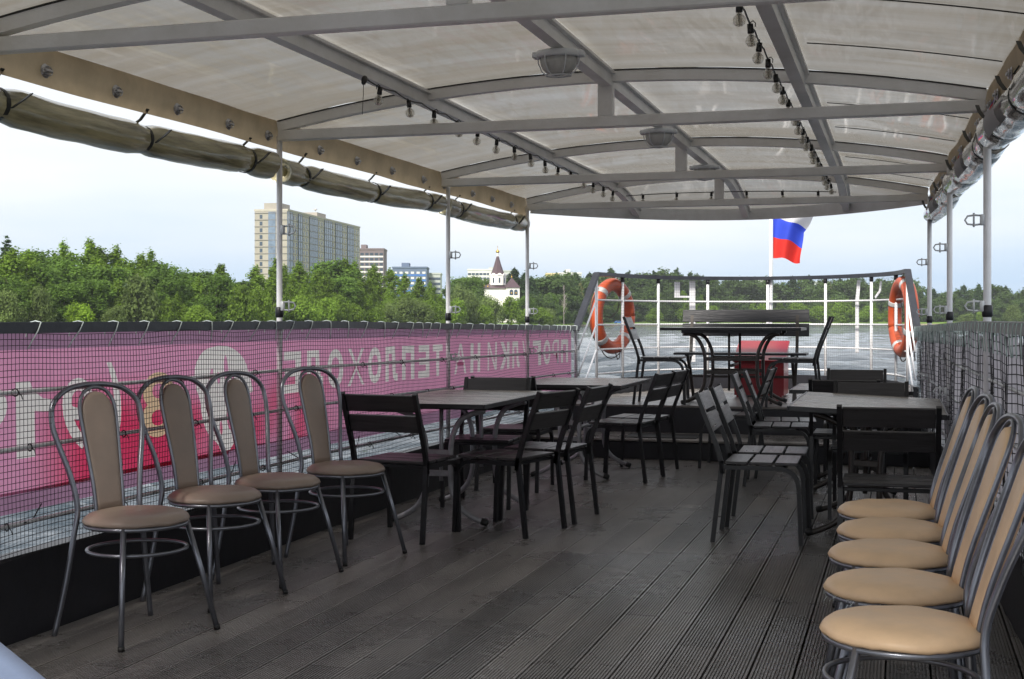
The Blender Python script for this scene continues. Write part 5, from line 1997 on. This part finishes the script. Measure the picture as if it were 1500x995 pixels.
# shrubs along the water
def shrub(key, px, ytop, wpx, label, group, e=6.0):
    d = shore(px) + e
    H = hgt(px, d, ytop)
    v = TYPES[key][n_tree[0] % len(TYPES[key])]
    base_w = {'willow': 9.0, 'bright': 5.5, 'shrub': 7.0}[key]
    wm = wpx * d / F_PX
    tree(key, px, d, H, label, group, wscale=(wm / base_w) / (H / v[2]))
shrub('bright', 117, 441, 38, 'small bright yellow-green round bush at the water left of the tower', None)
shrub('willow', 202, 405, 66, 'large domed willow behind the rail left of the apartment tower', None, 10)
for (px, y, w, lb) in ((60, 420, 44, 'dull green willow at the left shore near the bright bush'), (15, 425, 46, 'dull green willow at the far left shore'), (165, 446, 34, 'low grey-green willow just right of the bright bush')):
    shrub('willow', px, y, w, lb, 'willows along the left shore')
for q_, (px, y, w) in enumerate(sorted(((352, 418, 54), (378, 424, 40), (438, 430, 50), (478, 436, 36), (497, 434, 40), (518, 443, 30), (549, 450, 30), (632, 440, 40), (245, 440, 34), (290, 445, 40)))):
    shrub('shrub', px, y, w, 'fresh green bush, %s from the left along the port shore' % ordinal(q_ + 1), 'green bushes along the shore below the apartment blocks')
for (px, y, w, nm_) in ((588, 436, 54, 'largest'), (612, 438, 44, 'right-hand'), (570, 444, 30, 'small left-hand')):
    shrub('willow', px, y, w, nm_ + ' grey-green willow on the shore below the blue block', 'willows on the shore below the blue block')
for (px, y, w, lb) in ((748, 433, 40, 'yellow-green bush directly below the church'), (709, 447, 28, 'round green bush left of the church foot'), (668, 440, 36, 'green bush on the shore right of the middle port post'), (790, 449, 34, 'green bush on the shore right of the church post'), (803, 452, 32, 'dark rounded bush at the end of the wood near the left bow rail')):
    shrub('willow' if 'dark' in lb else 'shrub', px, y, w, lb, 'bushes on the shore near the church')
for (px, y, w, nm_) in ((690, 424, 38, 'middle'), (717, 432, 36, 'right-hand'), (672, 418, 34, 'left-hand')):
    shrub('willow', px, y, w, nm_ + ' one of three leafy trees in front of the church', 'leafy trees in front of the church', 16)
for q_, (px, y, w) in enumerate(((960, 452, 26), (1010, 440, 34), (1045, 448, 26), (1120, 446, 34), (1165, 442, 40), (1200, 448, 34), (1235, 440, 40), (1275, 447, 30), (1310, 449, 30))):
    shrub('shrub', px, y, w, 'light green bush, %s from the left behind the bow railing' % ordinal(q_ + 1), 'light bushes on the far shore')
shrub('willow', 1483, 446, 26, 'round willow standing alone on the far meadow at the right', None, 14)
shrub('willow', 1415, 459, 24, 'low dark bush on the far shore between the two nearest starboard posts', None, 6)
shrub('shrub', 1440, 455, 18, 'small green bush on the far shore behind the nearest starboard post', None, 8)
tree('pale', 850, shore(850) + 22, hgt(850, shore(850) + 22, 414), 'pale yellowish spring tree left of the bow railing', None)
# leafless tree
p = far(826, shore(826) + 12); p.z = ground(826, shore(826) + 12)
lt = thing('bare_tree', 'pale leafless tree standing at the shore between church and bow railing', 'tree', p)
Hh = hgt(826, shore(826) + 12, 417)
link('trunk', trunk_mesh(Hh, 0.16, 5, 9, 'bare_wood', 0.98), lt)
bmx = MB()
rg = random.Random(4)
for k in range(60):
    z = Hh * rg.uniform(0.35, 0.95); a = rg.uniform(0, 6.28); L = Hh * rg.uniform(.06, .16) * (1.15 - z / Hh)
    bmx.tube([(0, 0, z), (math.cos(a) * L, math.sin(a) * L, z + L * 1.5)], [0.05, 0.012], 4)
bmx.build('branches', M['bare_wood'], lt)

# ------------------------------------------------------------------ buildings
M['bl_beige'] = mat('tower_beige_panel', (0.33, 0.305, 0.265), 0.8, var=0.1, vscale=0.3)
M['bl_grey'] = mat('tower_grey_panel', (0.42, 0.39, 0.335), 0.8, var=0.1, vscale=0.3)
M['bl_line'] = mat('floor_band', (0.17, 0.16, 0.155), 0.8)
M['bl_glass'] = mat('window_glass', (0.05, 0.07, 0.10), 0.12, spec=0.8)
M['bl_loggia'] = mat('blue_loggia_glazing', (0.14, 0.185, 0.26), 0.15, spec=0.8, var=0.3, vscale=0.4)
M['bl_white'] = mat('white_facade', (0.62, 0.62, 0.60), 0.7, var=0.06, vscale=0.3)
M['bl_brown'] = mat('plum_brown_facade', (0.17, 0.135, 0.14), 0.8, var=0.1)
M['bl_blue'] = mat('slate_blue_facade', (0.11, 0.15, 0.23), 0.8, var=0.1)
M['bl_bright'] = mat('bright_blue_facade', (0.05, 0.16, 0.45), 0.6, var=0.1)
M['bl_pale'] = mat('pale_grey_green_facade', (0.42, 0.45, 0.42), 0.8, var=0.1)
M['bl_yellow'] = mat('pale_yellow_facade', (0.60, 0.50, 0.26), 0.8, var=0.1)
M['roof_plum'] = mat('plum_metal_roof', (0.075, 0.045, 0.055), 0.45, var=0.15, vscale=1.0)
M['gold'] = mat('gilded_dome', (0.75, 0.47, 0.12), 0.25, metal=1.0)
M['church'] = mat('white_plaster', (0.78, 0.76, 0.72), 0.8, var=0.04)

def building(name, label, pc, rz, cat='building'):
    return thing(name, label, cat, pc, rz)
# tower: corner nearest the camera at local (0,0); long face along +x, short end along -... built facing local -y
d0 = 600.0
c0_ = far(421, d0); c1_ = far(527, 715); c2_ = far(372, 612)
ux = (c1_ - c0_); Lx = ux.length
ang = math.atan2(ux.y, ux.x)
Ly = (c2_ - c0_).length * 0.73
Htop = 50.2
tw = building('apartment_tower', 'tall beige apartment tower with blue glazed loggia strips above the trees', Vector((c0_.x, c0_.y, 0)), ang)
mb = MB(); mb.box((Lx / 2, Ly / 2, Htop / 2), (Lx, Ly, Htop))
mb.build('wall', M['bl_grey'], tw)
# which side of the tower faces the camera
tocam = Matrix.Rotation(-ang, 3, 'Z') @ (Vector((0, 0, 0)) - c0_)
FY = 0.0 if tocam.y < 0 else Ly
sy = -1 if tocam.y < 0 else 1
wm_ = MB(); wm_.box((0, 0, 0), (1.5, 0.10, 1.75)); win_me = wm_.mesh('window', M['bl_glass'])
wl_ = MB(); wl_.box((0, 0, 0), (0.10, 1.3, 1.75)); winl_me = wl_.mesh('window', M['bl_glass'])
FL = 3.05
floors = [Htop - 2.6 - FL * k for k in range(11)]
# long face: strips of loggia (x from, x to) and window pairs between them, measured along the wall
strips = [(0.0, 6.5), (14.5, 20.0), (31.0, 43.0), (54, 66), (72.5, 83), (93, 104)]
pairs = [(9.0, 12.5), (23.5, 27.5), (46.5, 50.5), (69.0,), (86, 90), (108, 113)]
for (a, b) in strips:
    if b > Lx: b = Lx - .5
    mb = MB(); mb.box(((a + b) / 2, FY + sy * 0.15, Htop / 2), (b - a, 0.5, Htop - 0.8))
    o = mb.build('loggia_strip', M['bl_loggia'], tw)
    mb = MB()
    k = a
    while k <= b + .01:
        mb.box((k, FY + sy * 0.45, Htop / 2), (0.18, 0.14, Htop - 0.8)); k += (b - a) / max(2, round((b - a) / 3.0))
    for z in floors: mb.box(((a + b) / 2, FY + sy * 0.44, z + 1.6), (b - a, 0.10, 0.35))
    mb.build('mullion', M['bl_line'], o)
for pr_ in pairs:
    for xx in pr_:
        if xx > Lx - 1: continue
        for z in floors:
            link('window', win_me, tw, (xx, FY + sy * 0.03, z))
mb = MB()
for z in floors: mb.box((Lx / 2, FY + sy * 0.02, z + 1.6), (Lx, 0.10, 0.22))
mb.build('floor_band', M['bl_line'], tw)
# short end wall (towards local -x), sunny beige
mb = MB(); mb.box((-0.12, Ly / 2, Htop / 2), (0.24, Ly - 0.1, Htop - 0.1))
ew = mb.build('end_wall', M['bl_beige'], tw)
yy0 = Ly * 0.40 if sy < 0 else Ly * 0.60
mb = MB(); mb.box((-0.30, yy0 + (1.0 if sy < 0 else -1.0), Htop / 2), (0.2, Ly * 0.22, Htop - 0.8))
o = mb.build('loggia_strip', M['bl_loggia'], tw)
mb = MB()
for z in floors: mb.box((-0.36, Ly / 2, z + 1.6), (0.16, Ly, 0.26))
mb.build('floor_band', M['bl_line'], tw)
for z in floors:
    link('window', winl_me, tw, (-0.26, Ly * (0.80 if sy < 0 else 0.2), z))
mb = MB(); mb.box((Lx / 2, Ly / 2, Htop + 0.4), (Lx + 0.6, Ly + 0.6, 0.8))
mb.build('parapet', M['bl_grey'], tw)
for xx, w_ in ((8, 13), (62, 14)):
    mb = MB(); mb.box((xx, Ly / 2, Htop + 2.2), (w_, Ly * .5, 3.0))
    o = mb.build('roof_hut', M['bl_beige'], tw)
    mb = MB(); mb.tube([(xx + 2, Ly / 2, Htop + 3.6), (xx + 2, Ly / 2, Htop + 6.5)], 0.15, 5); mb.lathe([(0.1, 0), (0.9, 0.4), (1.0, 0.9)], 10, (xx + 2, Ly / 2, Htop + 5.2))
    mb.build('antenna', M['bl_white'], o)

def block(name, label, px0, px1, ytop, d, dep, wallm, rows, cols, turn=0.0, topm=None, band=None, hut=None, winm='bl_glass', wh=1.5, ww=2.2, seen=6):
    a, b = far(px0, d), far(px1, d)
    u = b - a
    L = u.length
    an = math.atan2(u.y, u.x) + turn
    H = (468 - ytop) * d / F_PX + EYE
    t = building(name, label, Vector((a.x, a.y, 0)), an)
    mb = MB(); mb.box((L / 2, dep / 2, H / 2), (L, dep, H))
    mb.build('wall', M[wallm], t)
    wme = MB(); wme.box((0, 0, 0), (ww, 0.14, wh)); wme = wme.mesh('window', M[winm])
    fh = 3.0
    for r_ in range(rows):
        for c_ in range(cols):
            link('window', wme, t, (L * (c_ + 0.5) / cols, -0.03, H - 2.6 - fh * r_))
    if band:
        mb = MB()
        for r_ in range(rows): mb.box((L / 2, -0.05, H - 2.6 - fh * r_ - 1.4), (L * 0.96, 0.2, 0.9))
        mb.build('balcony_band', M[band], t)
    mb = MB(); mb.box((L / 2, dep / 2, H + 0.45), (L + .6, dep + .6, 0.9))
    mb.build('parapet', M[topm or wallm], t)
    if hut:
        mb = MB(); mb.box((L * hut, dep / 2, H + 2.0), (L * .22, dep * .5, 2.6))
        mb.build('roof_hut', M[topm or wallm], t)
    return t, L, H
block('apartment_block', 'plum-brown apartment block with white balcony bands right behind the tower', 527, 562, 366, 780, 20, 'bl_brown', 7, 5, 0, 'bl_brown', 'bl_white', 0.12, ww=1.9)
block('apartment_block', 'slate blue apartment block with bright blue panels right of the tower', 575, 625, 393, 760, 22, 'bl_blue', 6, 6, 0, 'bl_blue', 'bl_bright', 0.35, 'bl_white', 1.2, 1.8)
block('apartment_block', 'low pale grey-green block beside the slate blue one', 626, 645, 402, 780, 18, 'bl_pale', 4, 4, 0)
block('apartment_block', 'white block with a dark roof hut just left of the church spire', 685, 724, 396, 900, 18, 'bl_white', 3, 7, 0, 'bl_white')
block('apartment_block', 'low grey block showing either side of the church spire', 708, 749, 398, 940, 18, 'bl_pale', 3, 8, 0, 'bl_pale', None, 0.3)
block('apartment_block', 'pale yellow block over the trees right of the church', 800, 818, 402, 980, 18, 'bl_yellow', 3, 4, 0)
block('apartment_block', 'pale grey block with a roof hut over the trees left of the bow rail', 818, 852, 401, 1000, 18, 'bl_pale', 3, 7, 0, 'bl_white', None, 0.4)
block('apartment_block', 'pale stone block over the trees left of the flagpole', 1094, 1126, 411, 1050, 18, 'bl_pale', 4, 6, 0, 'bl_white')
block('apartment_block', 'grey block over the trees right of the blue-roofed building', 1193, 1214, 414, 1100, 18, 'bl_pale', 3, 4, 0)
block('apartment_block', 'low beige block over the trees behind the right bow net', 1232, 1258, 417, 1120, 18, 'bl_beige', 3, 5, 0)
# blue-roofed building
t, L, H = block('blue_roofed_building', 'pale building with a bright blue sloped roof right of the flagpole', 1148, 1194, 424, 960, 20, 'bl_white', 4, 8, 0, 'bl_white', None, None, 'bl_glass', 1.3, 1.4)
mb = MB()
mb.add([(-.8, -.8, H + .9), (L + .8, -.8, H + .9), (L + .8, 20.8, H + .9), (-.8, 20.8, H + .9), (5, 9, H + 5.2), (L - 3, 9, H + 5.2)], [(0, 1, 5, 4), (1, 2, 5), (2, 3, 4, 5), (3, 0, 4), (0, 3, 2, 1)])
mb.build('roof', M['bl_bright'], t)

# church
dc = 530.0
pc = far(729, dc); pc.z = 0
mpx = dc / F_PX
def cz(y): return (468 - y) * mpx + EYE
ch = thing('church', 'white church with a dark tent spire and a golden dome among the trees', 'church', pc, YAW + R(14))
def poly_lathe(prof, n, name, m, c=(0, 0, 0), parent=None, rot=0.0):
    mb = MB()
    vs, fs = [], []
    for (r_, z) in prof:
        for k in range(n):
            a = 2 * math.pi * (k + 0.5) / n + rot
            vs.append((c[0] + r_ * math.cos(a), c[1] + r_ * math.sin(a), c[2] + z))
    for i in range(len(prof) - 1):
        for k in range(n): fs.append((i * n + k, i * n + (k + 1) % n, (i + 1) * n + (k + 1) % n, (i + 1) * n + k))
    fs += [tuple((len(prof) - 1) * n + k for k in range(n)), tuple(range(n))[::-1]]
    mb.add(vs, fs)
    return mb.build(name, m, parent or ch)
w = mpx
poly_lathe([(9.6 * w * 1.3, cz(418)), (9.6 * w * 1.3, cz(404)), (9.0 * w * 1.3, cz(402.5))], 8, 'drum', M['church'])
for k in range(8):
    a = 2 * math.pi * (k + 0) / 8 
    mb = MB()
    r_ = 9.6 * w * 1.3 * math.cos(math.pi / 8) + 0.03
    mb.box((0, 0, 0), (0.10, 0.62, 2.0)); mb.lathe([(0.31, -0.05), (0.31, 0.05)], 10, (0, 0, 0))
    link('window', MB.mesh(mb, 'window', M['bl_glass']), ch, (r_ * math.cos(a), r_ * math.sin(a), cz(411)), (0, 0, a))
tent = poly_lathe([(10.2 * w * 1.22, cz(404)), (9.2 * w * 1.15, cz(403)), (5.6 * w, cz(389)), (1.9 * w, cz(376.4)), (1.5 * w, cz(375.6))], 8, 'tent_roof', M['roof_plum'])
# kokoshnik gables at the foot of the tent
for k in range(8):
    a = 2 * math.pi * k / 8
    mb = MB()
    r_ = 9.6 * w * 1.3 * math.cos(math.pi / 8) + 0.06
    pts = [(0, -0.95, -0.1)] + [(0, -0.95 * math.cos(q * math.pi / 10), 0.85 * math.sin(q * math.pi / 10)) for q in range(1, 10)] + [(0, 0.95, -0.1)]
    n = len(pts)
    mb.add([(-0.15, p_[1], p_[2]) for p_ in pts] + [(0.15, p_[1], p_[2]) for p_ in pts], [tuple(range(n))[::-1], tuple(range(n, 2 * n))] + [(i, (i + 1) % n, (i + 1) % n + n, i + n) for i in range(n)])
    link('gable', mb.mesh('gable', M['church']), ch, (r_ * math.cos(a), r_ * math.sin(a), cz(403.6)), (0, 0, a))
poly_lathe([(1.45 * w, cz(376)), (1.45 * w, cz(371)), (1.3 * w, cz(370.4))], 10, 'neck', M['church'])
def onion(c, s_, name='dome', parent=None):
    mb = MB()
    prof = [(0.55, 0), (0.85, 0.22), (1.0, 0.55), (0.92, 0.9), (0.62, 1.25), (0.3, 1.55), (0.1, 1.95), (0.03, 2.2)]
    mb.lathe([(a_ * s_, b_ * s_) for a_, b_ in prof], 14, c)
    d_ = mb.build(name, M['gold'], parent or ch, True)
    mb = MB()
    mb.tube([(c[0], c[1], c[2] + 2.1 * s_), (c[0], c[1], c[2] + 3.6 * s_)], 0.06, 5)
    mb.box((c[0], c[1], c[2] + 3.1 * s_), (0.7 * s_, 0.08, 0.10))
    mb.build('cross', M['gold'], d_)
onion((0, 0, cz(370.6)), 0.78)
# nave block with hipped plum roof, belfry openings on the right
bx0, bx1 = -24 * w, 25 * w
by0, by1 = -5.0, 9.0
mb = MB(); mb.box(((bx0 + bx1) / 2, (by0 + by1) / 2, cz(423) / 2), (bx1 - bx0, by1 - by0, cz(423)))
mb.build('wall', M['church'], ch)
mb = MB()
e = 0.5; zt_, zb_ = cz(416), cz(423)
mb.add([(bx0 - e, by0 - e, zb_), (bx1 + e, by0 - e, zb_), (bx1 + e, by1 + e, zb_), (bx0 - e, by1 + e, zb_), (bx0 + 3.5, 0.5, zt_), (bx1 - 3.5, 0.5, zt_), (bx1 - 3.5, 4, zt_), (bx0 + 3.5, 4, zt_)],
       [(0, 1, 5, 4), (1, 2, 6, 5), (2, 3, 7, 6), (3, 0, 4, 7), (4, 5, 6, 7), (0, 3, 2, 1)])
mb.build('roof', M['roof_plum'], ch)
# taller right-hand bay with a pyramid roof and twin arched bell openings
ax0, ax1 = 8 * w, 25.5 * w
mb = MB(); mb.box(((ax0 + ax1) / 2, -6.2, cz(422) / 2), (ax1 - ax0, 4.0, cz(422)))
bay = mb.build('bay', M['church'], ch)
mb = MB()
e = .35
mb.add([(ax0 - e, -8.2 - e, cz(422)), (ax1 + e, -8.2 - e, cz(422)), (ax1 + e, -2.4, cz(422)), (ax0 - e, -2.4, cz(422)), ((ax0 + ax1) / 2, -4.8, cz(407))], [(0, 1, 4), (1, 2, 4), (2, 3, 4), (3, 0, 4), (0, 3, 2, 1)])
mb.build('pyramid_roof', M['roof_plum'], ch)
onion(((ax0 + ax1) / 2, -4.8, cz(407.3)), 0.34)
onion((bx0 - 0.1, by0, cz(421)), 0.34)
onion((bx0 + 1.6, by0 + 1.0, cz(421)), 0.34)
for xx in (0.30, 0.68):
    mb = MB()
    X_ = ax0 + (ax1 - ax0) * xx
    ww_, z0_, z1_ = 0.75, cz(433), cz(427.5)
    pts = [(X_ - ww_, z0_), (X_ + ww_, z0_), (X_ + ww_, z1_)] + [(X_ + ww_ * math.cos(q * math.pi / 8), z1_ + ww_ * math.sin(q * math.pi / 8)) for q in range(1, 8)] + [(X_ - ww_, z1_)]
    n = len(pts)
    mb.add([(a_, -8.23, b_) for a_, b_ in pts] + [(a_, -8.1, b_) for a_, b_ in pts], [tuple(range(n)), tuple(range(2 * n - 1, n - 1, -1))] + [(i, i + n, (i + 1) % n + n, (i + 1) % n) for i in range(n)])
    o = mb.build('window', M['bl_glass'], ch)
    mb = MB(); mb.lathe([(0.35, 0), (0.28, 0.35), (0.12, 0.55), (0.02, 0.6)], 10, (X_, -8.35, cz(430.5)))
    mb.build('bell', M['gold'], o)
# blue vehicle on the bank beside the left lifebuoy, and a blue dome tent behind the port rail
def car(px, d, label, m, L=4.4):
    p = far(px, d); p.z = ground(px, d)
    t = thing('parked_car', label, 'car', p, YAW + R(8))
    mb = MB()
    prof = [(-2.2, 0.35), (-2.2, 0.85), (-1.6, 0.95), (-1.1, 1.45), (0.6, 1.48), (1.3, 0.98), (2.1, 0.85), (2.2, 0.35)]
    n = len(prof)
    mb.add([(x_, -0.85, z_) for x_, z_ in prof] + [(x_, 0.85, z_) for x_, z_ in prof], [tuple(range(n)), tuple(range(2 * n - 1, n - 1, -1))] + [(i, i + n, (i + 1) % n + n, (i + 1) % n) for i in range(n)])
    mb.build('body', m, t)
    mb = MB(); mb.add([(-1.45, -0.86, 0.98), (1.05, -0.86, 0.98), (0.5, -0.86, 1.38), (-1.0, -0.86, 1.38)], [(0, 1, 2, 3)])
    mb.box((-0.2, -0.845, 1.18), (1.5, 0.05, 0.36)); mb.build('side_window', M['bl_glass'], t)
    for xx in (-1.35, 1.35):
        mb = MB(); mb.tube([(xx, -0.88, 0.33), (xx, 0.88, 0.33)], 0.33, 12); mb.build('wheel', M['rubber'], t)
car(906, shore(906) + 9, 'small blue car parked on the grass behind the left lifebuoy', M['bl_bright'])

# ------------------------------------------------------------------ summer haze over the river
hz = MB()
hz.box((0, 600, 37.5), (4200, 5400, 85.0))
hm = bpy.data.materials.new('river_haze')
hm.use_nodes = True
ht = hm.node_tree
ht.nodes.remove(ht.nodes['Principled BSDF'])
pv = ht.nodes.new('ShaderNodeVolumePrincipled')
pv.inputs['Color'].default_value = (0.86, 0.93, 1.0, 1)
pv.inputs['Density'].default_value = 0.00009
pv.inputs['Anisotropy'].default_value = 0.0
ht.links.new(pv.outputs['Volume'], ht.nodes['Material Output'].inputs['Volume'])
hz.build('haze', hm, kind='stuff')
S.cycles.volume_bounces = 0
